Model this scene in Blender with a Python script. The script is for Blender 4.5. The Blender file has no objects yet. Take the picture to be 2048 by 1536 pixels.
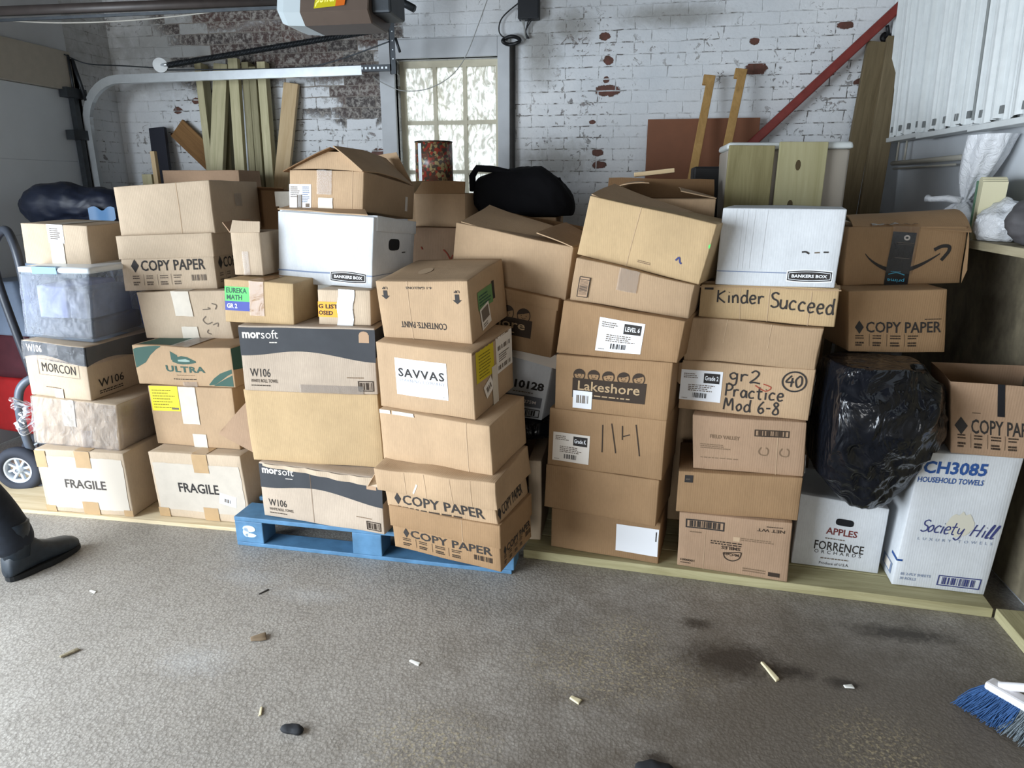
import bpy, bmesh, math, random
from mathutils import Vector, Matrix, noise
R = math.radians
C = bpy.context.scene.collection
random.seed(7)

# ------------------------------------------------------------------ camera
cd = bpy.data.cameras.new('camera'); cam = bpy.data.objects.new('camera', cd); C.objects.link(cam)
cd.sensor_width = 36.0; cd.lens = 1365.0 / 2048.0 * 36.0; cd.clip_start = .02; cd.clip_end = 100
cam.location = (0, 0, 1.50); cam.rotation_euler = (R(90 - 16.1), 0, R(9.7))
bpy.context.scene.camera = cam

# ------------------------------------------------------------------ world, lights, exposure
sc = bpy.context.scene
sc.view_settings.view_transform = 'Standard'; sc.view_settings.look = 'None'
sc.view_settings.exposure = 0.0; sc.view_settings.gamma = 1.0; sc.view_settings.use_curve_mapping = False
sc.cycles.use_denoising = True
sc.cycles.max_bounces = 7; sc.cycles.diffuse_bounces = 4; sc.cycles.glossy_bounces = 3
sc.cycles.transmission_bounces = 5; sc.cycles.transparent_max_bounces = 12
sc.cycles.sample_clamp_indirect = 6.0
sc.cycles.caustics_reflective = False; sc.cycles.caustics_refractive = False
wd = bpy.data.worlds.new('daylight_sky'); sc.world = wd; wd.use_nodes = True
wd.node_tree.nodes['Background'].inputs[0].default_value = (.80, .90, 1.0, 1)
wd.node_tree.nodes['Background'].inputs[1].default_value = 2.2

def area_light(name, loc, target, sx, sy, power, col):
    l = bpy.data.lights.new(name, 'AREA'); l.shape = 'RECTANGLE'; l.size = sx; l.size_y = sy
    l.energy = power; l.color = col
    o = bpy.data.objects.new(name, l); C.objects.link(o); o.location = loc
    d = Vector(target) - Vector(loc); o.rotation_euler = d.to_track_quat('-Z', 'Y').to_euler()
    return o
# daylight coming in through the open garage door in the left wall, and from outside the back window
area_light('daylight_side_door', (-3.60, -.25, 1.14), (-1.5, .45, .5), 3.8, 2.1, 450, (.82, .91, 1.0))
area_light('fill_behind_camera', (-.6, -5.9, 1.2), (-.6, 3.0, 1.0), 2.2, 2.2, 80, (1.0, .96, .90))  # unseen fill lamp added behind the camera to lift the box fronts
area_light('daylight_window', (-1.24, 5.7, 2.05), (-1.24, 4.7, 1.9), 1.3, 1.3, 9, (.97, 1.0, .98))

# ------------------------------------------------------------------ colours and materials
def lin(c):
    return tuple((x / 255 / 12.92) if x / 255 <= .04045 else ((x / 255 + .055) / 1.055) ** 2.4 for x in c)
_mats = {}
def newmat(key):
    m = bpy.data.materials.new(key); m.use_nodes = True
    return m, m.node_tree, m.node_tree.nodes['Principled BSDF']
def N(nt, typ, **kw):
    n = nt.nodes.new(typ)
    for k, v in kw.items():
        if k.startswith('i_'): n.inputs[k[2:].replace('_', ' ')].default_value = v
        elif k.startswith('n_'): n.inputs[int(k[2:])].default_value = v
        else: setattr(n, k, v)
    return n
def L(nt, a, b): nt.links.new(a, b)
def math_n(nt, op, a, b=None, clamp=False):
    n = nt.nodes.new('ShaderNodeMath'); n.operation = op; n.use_clamp = clamp
    for i, x in enumerate((a, b)):
        if x is None: continue
        if isinstance(x, (int, float)): n.inputs[i].default_value = x
        else: nt.links.new(x, n.inputs[i])
    return n.outputs[0]
def mix_c(nt, fac, a, b, mode='MIX'):
    n = nt.nodes.new('ShaderNodeMix'); n.data_type = 'RGBA'; n.blend_type = mode
    for i, x in ((0, fac), (6, a), (7, b)):
        if isinstance(x, (int, float)): n.inputs[i].default_value = x
        elif isinstance(x, tuple): n.inputs[i].default_value = (*x[:3], 1)
        else: nt.links.new(x, n.inputs[i])
    return n.outputs[2]
def coords(nt, kind='Object'):
    return nt.nodes.new('ShaderNodeTexCoord').outputs[kind]
def noise_n(nt, vec, scale, detail=3, rough=.55, dist=0):
    n = N(nt, 'ShaderNodeTexNoise'); n.inputs['Scale'].default_value = scale; n.inputs['Detail'].default_value = detail
    n.inputs['Roughness'].default_value = rough; n.inputs['Distortion'].default_value = dist
    if vec is not None: L(nt, vec, n.inputs['Vector'])
    return n.outputs[0]
def ramp(nt, fac, p0, p1):
    n = N(nt, 'ShaderNodeMapRange'); n.inputs[1].default_value = p0; n.inputs[2].default_value = p1
    L(nt, fac, n.inputs[0]); return n.outputs[0]
def bump(nt, height, strength, dist, bsdf):
    b = N(nt, 'ShaderNodeBump'); b.inputs['Strength'].default_value = strength; b.inputs['Distance'].default_value = dist
    L(nt, height, b.inputs['Height']); L(nt, b.outputs[0], bsdf.inputs['Normal'])
def scale_vec(nt, vec, s):
    n = N(nt, 'ShaderNodeVectorMath', operation='MULTIPLY'); L(nt, vec, n.inputs[0]); n.inputs[1].default_value = s
    return n.outputs[0]

def plain(key, col, rough=.6, metal=0, spec=.4, var=.0, vscale=20):
    if key in _mats: return _mats[key]
    m, nt, b = newmat(key)
    c = lin(col)
    b.inputs['Base Color'].default_value = (*c, 1); b.inputs['Roughness'].default_value = rough
    b.inputs['Metallic'].default_value = metal; b.inputs['Specular IOR Level'].default_value = spec
    if var:
        v = noise_n(nt, coords(nt), vscale, 4)
        f = ramp(nt, v, .3, .7)
        L(nt, mix_c(nt, f, tuple(x * (1 - var) for x in c), tuple(min(1, x * (1 + var)) for x in c)), b.inputs['Base Color'])
    _mats[key] = m; return m

def cardboard(col, key=None, flute=.25):
    key = key or 'cardboard_%d_%d_%d' % col
    if key in _mats: return _mats[key]
    m, nt, b = newmat(key)
    c = lin(col); co = coords(nt)
    oi = N(nt, 'ShaderNodeObjectInfo')
    sh = N(nt, 'ShaderNodeVectorMath', operation='ADD'); L(nt, co, sh.inputs[0])
    cm = N(nt, 'ShaderNodeCombineXYZ'); rr = math_n(nt, 'MULTIPLY', oi.outputs['Random'], 40.0)
    for i in range(3): L(nt, rr, cm.inputs[i])
    L(nt, cm.outputs[0], sh.inputs[1]); vec = sh.outputs[0]
    big = ramp(nt, noise_n(nt, vec, 5, 4, .6), .3, .7)
    fine = ramp(nt, noise_n(nt, scale_vec(nt, vec, (1, 1, .35)), 130, 3, .7), .25, .75)
    c0 = mix_c(nt, big, tuple(x * .90 for x in c), tuple(min(1, x * 1.07) for x in c))
    c1 = mix_c(nt, fine, tuple(.93 for x in c), (1.04, 1.04, 1.04))
    c2 = mix_c(nt, 1.0, c0, c1, 'MULTIPLY')
    hv = N(nt, 'ShaderNodeHueSaturation'); L(nt, c2, hv.inputs['Color'])
    L(nt, math_n(nt, 'ADD', math_n(nt, 'MULTIPLY', oi.outputs['Random'], .10), .95), hv.inputs['Value'])
    L(nt, hv.outputs[0], b.inputs['Base Color'])
    b.inputs['Roughness'].default_value = .78; b.inputs['Specular IOR Level'].default_value = .22
    w = N(nt, 'ShaderNodeTexWave', wave_type='BANDS', bands_direction='X'); w.inputs['Scale'].default_value = 38
    w.inputs['Distortion'].default_value = 1.2; w.inputs['Detail'].default_value = 1; w.inputs['Detail Scale'].default_value = .6
    L(nt, scale_vec(nt, vec, (1, .0, .15)), w.inputs['Vector'])
    crease = noise_n(nt, scale_vec(nt, vec, (1, 1, .25)), 16, 3, .6)
    h = math_n(nt, 'ADD', math_n(nt, 'MULTIPLY', w.outputs['Fac'], .15), math_n(nt, 'MULTIPLY', crease, .9))
    bump(nt, h, flute, .006, b)
    _mats[key] = m; return m

def glossy_film(key, col, alpha, rough=.12, crinkle=.5, scale=30):
    if key in _mats: return _mats[key]
    m, nt, b = newmat(key)
    out = nt.nodes['Material Output']; nt.nodes.remove(b)
    tr = N(nt, 'ShaderNodeBsdfTransparent'); tr.inputs[0].default_value = (.98, .98, 1, 1)
    pr = N(nt, 'ShaderNodeBsdfPrincipled'); pr.inputs['Base Color'].default_value = (*lin(col), 1)
    pr.inputs['Roughness'].default_value = rough; pr.inputs['Specular IOR Level'].default_value = .7
    bm_ = N(nt, 'ShaderNodeBump'); bm_.inputs['Strength'].default_value = crinkle; bm_.inputs['Distance'].default_value = .01
    L(nt, noise_n(nt, coords(nt), scale, 3, .6, 1.2), bm_.inputs['Height']); L(nt, bm_.outputs[0], pr.inputs['Normal'])
    fr = N(nt, 'ShaderNodeFresnel'); fr.inputs[0].default_value = 1.45; L(nt, bm_.outputs[0], fr.inputs['Normal'])
    f = math_n(nt, 'ADD', math_n(nt, 'MULTIPLY', fr.outputs[0], .9), alpha, clamp=True)
    mx = N(nt, 'ShaderNodeMixShader'); L(nt, f, mx.inputs[0]); L(nt, tr.outputs[0], mx.inputs[1]); L(nt, pr.outputs[0], mx.inputs[2])
    L(nt, mx.outputs[0], out.inputs[0]); _mats[key] = m; return m

def lumber(key, c1, c2, scale=1.0, grain='Z'):
    if key in _mats: return _mats[key]
    m, nt, b = newmat(key); co = coords(nt)
    s = {'Z': (9, 9, .7), 'X': (.7, 9, 9), 'Y': (9, .7, 9)}[grain]
    g = noise_n(nt, scale_vec(nt, co, tuple(x * scale for x in s)), 4, 5, .65, .8)
    k = N(nt, 'ShaderNodeTexVoronoi'); k.inputs['Scale'].default_value = 1.0
    L(nt, scale_vec(nt, co, tuple({9: 9, .7: 2.6}[x] for x in s)), k.inputs['Vector'])
    knot = ramp(nt, k.outputs['Distance'], .16, .06)
    c = mix_c(nt, ramp(nt, g, .3, .7), lin(c1), lin(c2))
    c = mix_c(nt, math_n(nt, 'MULTIPLY', knot, .6), c, tuple(x * .35 for x in lin(c2)))
    L(nt, c, b.inputs['Base Color']); b.inputs['Roughness'].default_value = .75; b.inputs['Specular IOR Level'].default_value = .25
    bump(nt, g, .25, .004, b); _mats[key] = m; return m

# ------------------------------------------------------------------ mesh helpers
class MB:
    def __init__(self): self.v = []; self.f = []; self.m = []; self.mats = []; self.s = []
    def mi(self, mat):
        if mat not in self.mats: self.mats.append(mat)
        return self.mats.index(mat)
    def add(self, vs, fs, mat, smooth=False):
        o = len(self.v); k = self.mi(mat)
        self.v += [tuple(x) for x in vs]
        for f in fs: self.f.append([i + o for i in f]); self.m.append(k); self.s.append(smooth)
    def box(self, lo, hi, mat, M=None, bev=0.0):
        x0, y0, z0 = lo; x1, y1, z1 = hi
        if bev:
            bm = bmesh.new(); bmesh.ops.create_cube(bm, size=1)
            for q in bm.verts: q.co = Vector(((x0 + x1) / 2 + q.co.x * (x1 - x0), (y0 + y1) / 2 + q.co.y * (y1 - y0), (z0 + z1) / 2 + q.co.z * (z1 - z0)))
            bmesh.ops.bevel(bm, geom=bm.edges[:], offset=bev, segments=2, affect='EDGES', profile=.5)
            bm.verts.index_update(); vs = [q.co.copy() for q in bm.verts]; fs = [[q.index for q in f.verts] for f in bm.faces]; bm.free()
        else:
            vs = [Vector(p) for p in ((x0, y0, z0), (x1, y0, z0), (x1, y1, z0), (x0, y1, z0), (x0, y0, z1), (x1, y0, z1), (x1, y1, z1), (x0, y1, z1))]
            fs = [(0, 3, 2, 1), (4, 5, 6, 7), (0, 1, 5, 4), (1, 2, 6, 5), (2, 3, 7, 6), (3, 0, 4, 7)]
        if M is not None: vs = [M @ q for q in vs]
        self.add(vs, fs, mat)
    def tube(self, pts, r, mat, seg=10, caps=True, closed=False):
        pts = [Vector(p) for p in pts]; n = len(pts); rs = r if isinstance(r, (list, tuple)) else [r] * n
        vs = []; prev = None
        for i, p in enumerate(pts):
            if closed: t = pts[(i + 1) % n] - pts[i - 1]
            else: t = pts[min(i + 1, n - 1)] - pts[max(i - 1, 0)]
            t.normalize()
            if prev is None:
                a = t.orthogonal().normalized()
            else:
                a = prev - t * prev.dot(t)
                a = a.normalized() if a.length > 1e-6 else t.orthogonal().normalized()
            prev = a; b_ = t.cross(a)
            for k in range(seg):
                th = 2 * math.pi * k / seg
                vs.append(p + (a * math.cos(th) + b_ * math.sin(th)) * rs[i])
        fs = []
        for i in range(n if closed else n - 1):
            j = (i + 1) % n
            for k in range(seg):
                fs.append((i * seg + k, i * seg + (k + 1) % seg, j * seg + (k + 1) % seg, j * seg + k))
        if caps and not closed: fs += [tuple(range(seg))[::-1], tuple((n - 1) * seg + k for k in range(seg))]
        self.add(vs, fs, mat, True)
    def lathe(self, prof, mat, seg=32, M=None, cap=True, smooth=True):
        vs = []; n = len(prof)
        for r_, z in prof:
            for k in range(seg):
                th = 2 * math.pi * k / seg; vs.append(Vector((r_ * math.cos(th), r_ * math.sin(th), z)))
        fs = [(i * seg + k, i * seg + (k + 1) % seg, (i + 1) * seg + (k + 1) % seg, (i + 1) * seg + k) for i in range(n - 1) for k in range(seg)]
        if cap: fs += [tuple(range(seg))[::-1], tuple((n - 1) * seg + k for k in range(seg))]
        if M is not None: vs = [M @ q for q in vs]
        self.add(vs, fs, mat, smooth)
    def grid(self, fn, nu, nv, mat, smooth=True):
        vs = [fn(i / nu, j / nv) for j in range(nv + 1) for i in range(nu + 1)]
        fs = [(j * (nu + 1) + i, j * (nu + 1) + i + 1, (j + 1) * (nu + 1) + i + 1, (j + 1) * (nu + 1) + i) for j in range(nv) for i in range(nu)]
        self.add(vs, fs, mat, smooth)
    def build(self, name, parent=None, M=None):
        me = bpy.data.meshes.new(name); me.from_pydata(self.v, [], self.f)
        for m in self.mats: me.materials.append(m)
        me.polygons.foreach_set('material_index', self.m); me.polygons.foreach_set('use_smooth', self.s); me.update()
        o = bpy.data.objects.new(name, me); C.objects.link(o)
        if parent: o.parent = parent
        if M is not None: o.matrix_world = M
        return o
def tag(o, label, cat, group=None, kind=None):
    o['label'] = label; o['category'] = cat
    if group: o['group'] = group
    if kind: o['kind'] = kind
    return o
def struct(o): o['kind'] = 'structure'; return o
def empty(name, M=None):
    o = bpy.data.objects.new(name, None); C.objects.link(o); o.empty_display_size = .1
    if M is not None: o.matrix_world = M
    return o
def frame(p, ex, up=Vector((0, 0, 1))):
    ex = Vector(ex).normalized(); ez = up; ey = ez.cross(ex).normalized()
    M = Matrix.Identity(4)
    for i in range(3): M[i][0] = ex[i]; M[i][1] = ey[i]; M[i][2] = ez[i]; M[i][3] = p[i]
    return M

# lettering: outlines of the built-in font as flat faces, scaled into a unit box
_txt = {}
def letters(s, bold=0.0, spacing=1.0):
    k = (s, bold, spacing)
    if k in _txt: return _txt[k]
    cu = bpy.data.curves.new('t', 'FONT'); cu.body = s; cu.size = 1; cu.offset = bold; cu.resolution_u = 2; cu.space_character = spacing
    ob = bpy.data.objects.new('t', cu); C.objects.link(ob); bpy.context.view_layer.update()
    me = bpy.data.meshes.new_from_object(ob.evaluated_get(bpy.context.evaluated_depsgraph_get()))
    vs = [(q.co.x, q.co.y) for q in me.vertices]; fs = [list(p.vertices) for p in me.polygons]
    bpy.data.objects.remove(ob); bpy.data.curves.remove(cu); bpy.data.meshes.remove(me)
    x0 = min(q[0] for q in vs); x1 = max(q[0] for q in vs); y0 = min(q[1] for q in vs); y1 = max(q[1] for q in vs)
    r = ([((x - x0) / (x1 - x0), (y - y0) / (y1 - y0)) for x, y in vs], fs); _txt[k] = r; return r

# hand lettering: pen strokes in a unit box (baseline 0, cap height 1)
PEN = {
 'K': [[(.1, 1), (.08, 0)], [(.6, .95), (.1, .5), (.62, .0)]], 'k': [[(.1, 1), (.08, 0)], [(.5, .6), (.1, .3), (.5, 0)]],
 'i': [[(.1, .6), (.1, 0)], [(.1, .82), (.12, .86)]], 'n': [[(.05, .6), (.07, 0)], [(.07, .4), (.25, .62), (.4, .5), (.42, 0)]],
 'd': [[(.45, .5), (.25, .62), (.06, .35), (.15, .03), (.4, .1), (.47, .4)], [(.48, 1.05), (.46, .4), (.52, 0)]],
 'e': [[(.06, .32), (.42, .38), (.38, .6), (.18, .6), (.06, .3), (.2, .0), (.46, .1)]],
 'r': [[(.06, .6), (.08, 0)], [(.08, .38), (.2, .58), (.4, .56)]],
 'S': [[(.5, .9), (.3, 1), (.08, .85), (.15, .6), (.45, .45), (.5, .15), (.25, 0), (.03, .1)]],
 'u': [[(.06, .6), (.08, .1), (.3, .02), (.45, .25)], [(.45, .62), (.47, 0)]],
 'c': [[(.45, .52), (.25, .62), (.06, .35), (.15, .05), (.45, .08)]],
 'g': [[(.42, .5), (.25, .62), (.06, .4), (.2, .1), (.42, .25)], [(.43, .62), (.42, -.2), (.25, -.4), (.02, -.25)]],
 '2': [[(.05, .8), (.25, 1), (.45, .8), (.3, .4), (.02, 0), (.25, .05), (.55, .0)]],
 'P': [[(.08, 1), (.06, 0)], [(.0, .95), (.35, 1), (.52, .78), (.38, .52), (.08, .45)]],
 'a': [[(.42, .5), (.22, .62), (.05, .3), (.18, .03), (.38, .15), (.44, .55)], [(.44, .6), (.5, 0)]],
 't': [[(.2, 1), (.2, .1), (.4, .02)], [(.0, .62), (.42, .66)]],
 'M': [[(.02, 0), (.12, 1), (.35, .35), (.6, 1), (.72, 0)]], 'o': [[(.25, .6), (.06, .35), (.2, .02), (.42, .25), (.36, .55), (.2, .6)]],
 '6': [[(.4, 1), (.12, .6), (.06, .2), (.25, 0), (.45, .2), (.3, .45), (.08, .3)]], '-': [[(.05, .45), (.35, .47)]],
 '8': [[(.42, .85), (.22, 1), (.08, .8), (.4, .4), (.42, .1), (.2, 0), (.04, .2), (.42, .85)]],
 '4': [[(.35, 1), (.02, .42), (.55, .45)], [(.42, .8), (.38, 0)]], '0': [[(.28, 1), (.06, .6), (.2, .02), (.45, .3), (.42, .85), (.25, 1)]],
 'y': [[(.06, .6), (.1, .2), (.3, .15), (.44, .5)], [(.46, .6), (.4, -.2), (.2, -.42), (-.05, -.25)]],
 'H': [[(.1, 1), (.0, 0)], [(.6, 1.05), (.48, 0)], [(.0, .5), (.6, .55)]], 'l': [[(.12, .05), (.3, 1.0), (.2, 1.05), (.06, .1), (.2, .0), (.3, .08)]],
 '1': [[(.1, 1), (.12, 0)]], 'N': [[(.1, 1), (.12, 0)], [(.32, 1), (.42, 0)]]}
ADV = {'i': .24, '1': .3, ' ': .4, 'M': .85, 'K': .72, '-': .45, 'l': .34, 'r': .45, 'H': .75}
def pen_text(s, gap=.08):
    """list of strokes in em units, and total width"""
    x = 0; out = []
    for ch in s:
        for st in PEN.get(ch, []): out.append([(x + a, b) for a, b in st])
        x += ADV.get(ch, .52) + gap
    return out, x
def smooth_line(p, n=5):
    if len(p) < 3: return [tuple(Vector(p[0]).lerp(Vector(p[-1]), t / 4)) for t in range(5)]
    out = []
    for i in range(len(p) - 1):
        p0 = p[max(i - 1, 0)]; p1 = p[i]; p2 = p[i + 1]; p3 = p[min(i + 2, len(p) - 1)]
        for k in range(n):
            t = k / n
            out.append(tuple(.5 * ((2 * p1[j]) + (-p0[j] + p2[j]) * t + (2 * p0[j] - 5 * p1[j] + 4 * p2[j] - p3[j]) * t * t + (-p0[j] + 3 * p1[j] - 3 * p2[j] + p3[j]) * t ** 3) for j in (0, 1)))
    out.append(p[-1]); return out

# ------------------------------------------------------------------ a carton: eight corners, soft crumpled sides
class Hexa:
    def __init__(self, K, amp=.003, seed=0, freq=5.0):
        self.K = [Vector(k) for k in K]; self.amp = amp; self.seed = Vector((seed * 3.7, seed * 1.3, seed * 2.1)); self.freq = freq
        k = self.K
        self.W = ((k[1] - k[0]).length + (k[5] - k[4]).length) / 2; self.D = (k[3] - k[0]).length
        self.H = ((k[4] - k[0]).length + (k[5] - k[1]).length) / 2
    def P(self, u, v, w):
        k = self.K
        b = (k[0] * (1 - u) + k[1] * u) * (1 - v) + (k[3] * (1 - u) + k[2] * u) * v
        t = (k[4] * (1 - u) + k[5] * u) * (1 - v) + (k[7] * (1 - u) + k[6] * u) * v
        p = b * (1 - w) + t * w
        return p + noise.noise_vector(p * self.freq + self.seed) * self.amp
    def Q(self, face, a, b):
        if face == 'F': return self.P(a, 0, b)
        if face == 'R': return self.P(1, a, b)
        if face == 'L': return self.P(0, 1 - a, b)
        if face == 'T': return self.P(a, b, 1)
        if face == 'B': return self.P(1 - a, 1, b)
    def S(self, face, a, b, off=0.0):
        p = self.Q(face, a, b); e = .02
        n = (self.Q(face, a + e, b) - self.Q(face, a - e, b)).cross(self.Q(face, a, b + e) - self.Q(face, a, b - e)).normalized()
        return p + n * off
    def dims(self, face):
        return {'F': (self.W, self.H), 'B': (self.W, self.H), 'R': (self.D, self.H), 'L': (self.D, self.H), 'T': (self.W, self.D)}[face]
    def body(self, mb, mat, step=.03, r=.004, skip='', inner=None):
        def cuts(Ln):
            n = max(3, int(Ln / step)); q = r / Ln
            return [0, q] + [q + (1 - 2 * q) * i / n for i in range(1, n)] + [1 - q, 1]
        U, V, Wd = cuts(self.W), cuts(self.D), cuts(self.H)
        idx = {}; vs = []
        def vert(i, j, k):
            key = (i, j, k)
            if key in idx: return idx[key]
            u, v, w = U[i], V[j], Wd[k]
            ex = (i in (0, len(U) - 1)) + (j in (0, len(V) - 1)) + (k in (0, len(Wd) - 1))
            if ex >= 2:
                s = .32
                if i == 0: u += s * U[1]
                if i == len(U) - 1: u -= s * U[1]
                if j == 0: v += s * V[1]
                if j == len(V) - 1: v -= s * V[1]
                if k == 0: w += s * Wd[1]
                if k == len(Wd) - 1: w -= s * Wd[1]
            vs.append(self.P(u, v, w)); idx[key] = len(vs) - 1; return idx[key]
        fs = []; a, b, c = len(U) - 1, len(V) - 1, len(Wd) - 1
        for i in range(a):
            for k in range(c):
                if 'F' not in skip: fs.append((vert(i, 0, k), vert(i + 1, 0, k), vert(i + 1, 0, k + 1), vert(i, 0, k + 1)))
                if 'B' not in skip: fs.append((vert(i, b, k), vert(i, b, k + 1), vert(i + 1, b, k + 1), vert(i + 1, b, k)))
        for j in range(b):
            for k in range(c):
                if 'R' not in skip: fs.append((vert(a, j, k), vert(a, j + 1, k), vert(a, j + 1, k + 1), vert(a, j, k + 1)))
                if 'L' not in skip: fs.append((vert(0, j, k), vert(0, j, k + 1), vert(0, j + 1, k + 1), vert(0, j + 1, k)))
        for i in range(a):
            for j in range(b):
                if 'T' not in skip: fs.append((vert(i, j, c), vert(i + 1, j, c), vert(i + 1, j + 1, c), vert(i, j + 1, c)))
                if 'D' not in skip: fs.append((vert(i, j, 0), vert(i, j + 1, 0), vert(i + 1, j + 1, 0), vert(i + 1, j, 0)))
        mb.add(vs, fs, mat, True)
        return self

class Face:
    """a rectangle (possibly turned) on one side of a Hexa, itself addressed 0..1"""
    def __init__(self, hx, face, a0=0, b0=0, a1=1, b1=1, rot=0, off=.0009):
        self.hx = hx; self.face = face; self.off = off
        self.FW, self.FH = hx.dims(face); self.c = ((a0 + a1) / 2, (b0 + b1) / 2)
        self.w = (a1 - a0) * self.FW; self.h = (b1 - b0) * self.FH; self.cs = math.cos(R(rot)); self.sn = math.sin(R(rot))
    def p(self, a, b, off=0):
        x = (a - .5) * self.w; y = (b - .5) * self.h
        X = x * self.cs - y * self.sn; Y = x * self.sn + y * self.cs
        return self.hx.S(self.face, self.c[0] + X / self.FW, self.c[1] + Y / self.FH, self.off + off)
    def rect(self, mb, a0, b0, a1, b1, mat, off=.0006, step=.03, rag=0):
        nu = max(1, int(abs(a1 - a0) * self.w / step)); nv = max(1, int(abs(b1 - b0) * self.h / step))
        mb.grid(lambda s, t: self.p(a0 + (a1 - a0) * s + (random.uniform(-rag, rag) if s in (0, 1) or t in (0, 1) else 0), b0 + (b1 - b0) * t + (random.uniform(-rag, rag) if s in (0, 1) or t in (0, 1) else 0), off), nu, nv, mat)
    def band(self, mb, pts, mat, off=0, nv=4):
        """pts: (a, blow, bhigh)"""
        n = len(pts) - 1
        def fn(s, t):
            x = s * n; i = min(int(x), n - 1); f = x - i
            a, lo, hi = (pts[i][j] * (1 - f) + pts[i + 1][j] * f for j in range(3))
            return self.p(a, lo + (hi - lo) * t, off)
        mb.grid(fn, n * 3, nv, mat)
    def poly(self, mb, pts, mat, off=0):
        mb.add([self.p(a, b, off) for a, b in pts], [list(range(len(pts)))], mat, False)
    def text(self, mb, s, a0, b0, a1, b1, mat, bold=.0, flip=False, off=.0006, spacing=1.0, slant=0):
        vs, fs = letters(s, bold, spacing)
        if flip: vs = [(1 - x, 1 - y) for x, y in vs]
        mb.add([self.p(a0 + (a1 - a0) * (x + slant * y), b0 + (b1 - b0) * y, off) for x, y in vs], fs, mat, False)
    def bars(self, mb, a0, b0, a1, b1, mat, n=22, off=.0006, frame=0, seed=1):
        rg = random.Random(seed); x = a0
        if frame:
            fx, fy = frame / self.w, frame / self.h
            for r_ in ((a0, b0, a1, b0 + fy), (a0, b1 - fy, a1, b1), (a0, b0 + fy, a0 + fx, b1 - fy), (a1 - fx, b0 + fy, a1, b1 - fy)): self.rect(mb, *r_, mat, off)
            mx, my = (a1 - a0) * .1, (b1 - b0) * .16; a0 += mx; a1 -= mx; b0 += my; b1 -= my
        wts = [rg.choice((1, 1, 2, 3)) for _ in range(2 * n)]; tot = sum(wts); x = a0
        for i, q in enumerate(wts):
            d = q / tot * (a1 - a0)
            if i % 2 == 0: self.rect(mb, x, b0, x + d, b1, mat, off)
            x += d
    def lines(self, mb, a0, b0, a1, b1, mat, n=3, seed=0, off=.0006, fill=.5):
        """small print too fine to read: rows of short dashes"""
        rg = random.Random(seed); hh = (b1 - b0) / n
        for k in range(n):
            x = a0; y = b1 - (k + 1) * hh; end = a0 + (a1 - a0) * rg.uniform(.65, 1)
            while x < end - .004:
                d = min(rg.uniform(.03, .12) * (a1 - a0), end - x); self.rect(mb, x, y, x + d, y + hh * fill, mat, off); x += d + .025 * (a1 - a0)
    def stroke(self, mb, pts, width, mat, off=.0007):
        q = smooth_line(pts); n = len(q); vs = []
        P = [Vector((a * self.w, b * self.h)) for a, b in q]
        for i in range(n):
            t = P[min(i + 1, n - 1)] - P[max(i - 1, 0)]
            t = t.normalized() if t.length > 1e-9 else Vector((1, 0)); nn = Vector((-t.y, t.x)) * width * .5
            for sg in (1, -1):
                z = P[i] + nn * sg; vs.append(self.p(z.x / self.w, z.y / self.h, off))
        mb.add(vs, [(2 * i, 2 * i + 1, 2 * i + 3, 2 * i + 2) for i in range(n - 1)], mat, False)
    def pen(self, mb, s, a0, b0, a1, height, width, mat, slope=0, italic=0, gap=.08):
        """handwriting: baseline from (a0,b0), width to a1, cap height 'height' (all fractions)"""
        st, wt = pen_text(s, gap)
        for k in st: self.stroke(mb, [(a0 + (x + italic * y) / wt * (a1 - a0), b0 + y * height + slope * (x / wt)) for x, y in k], width, mat)

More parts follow.
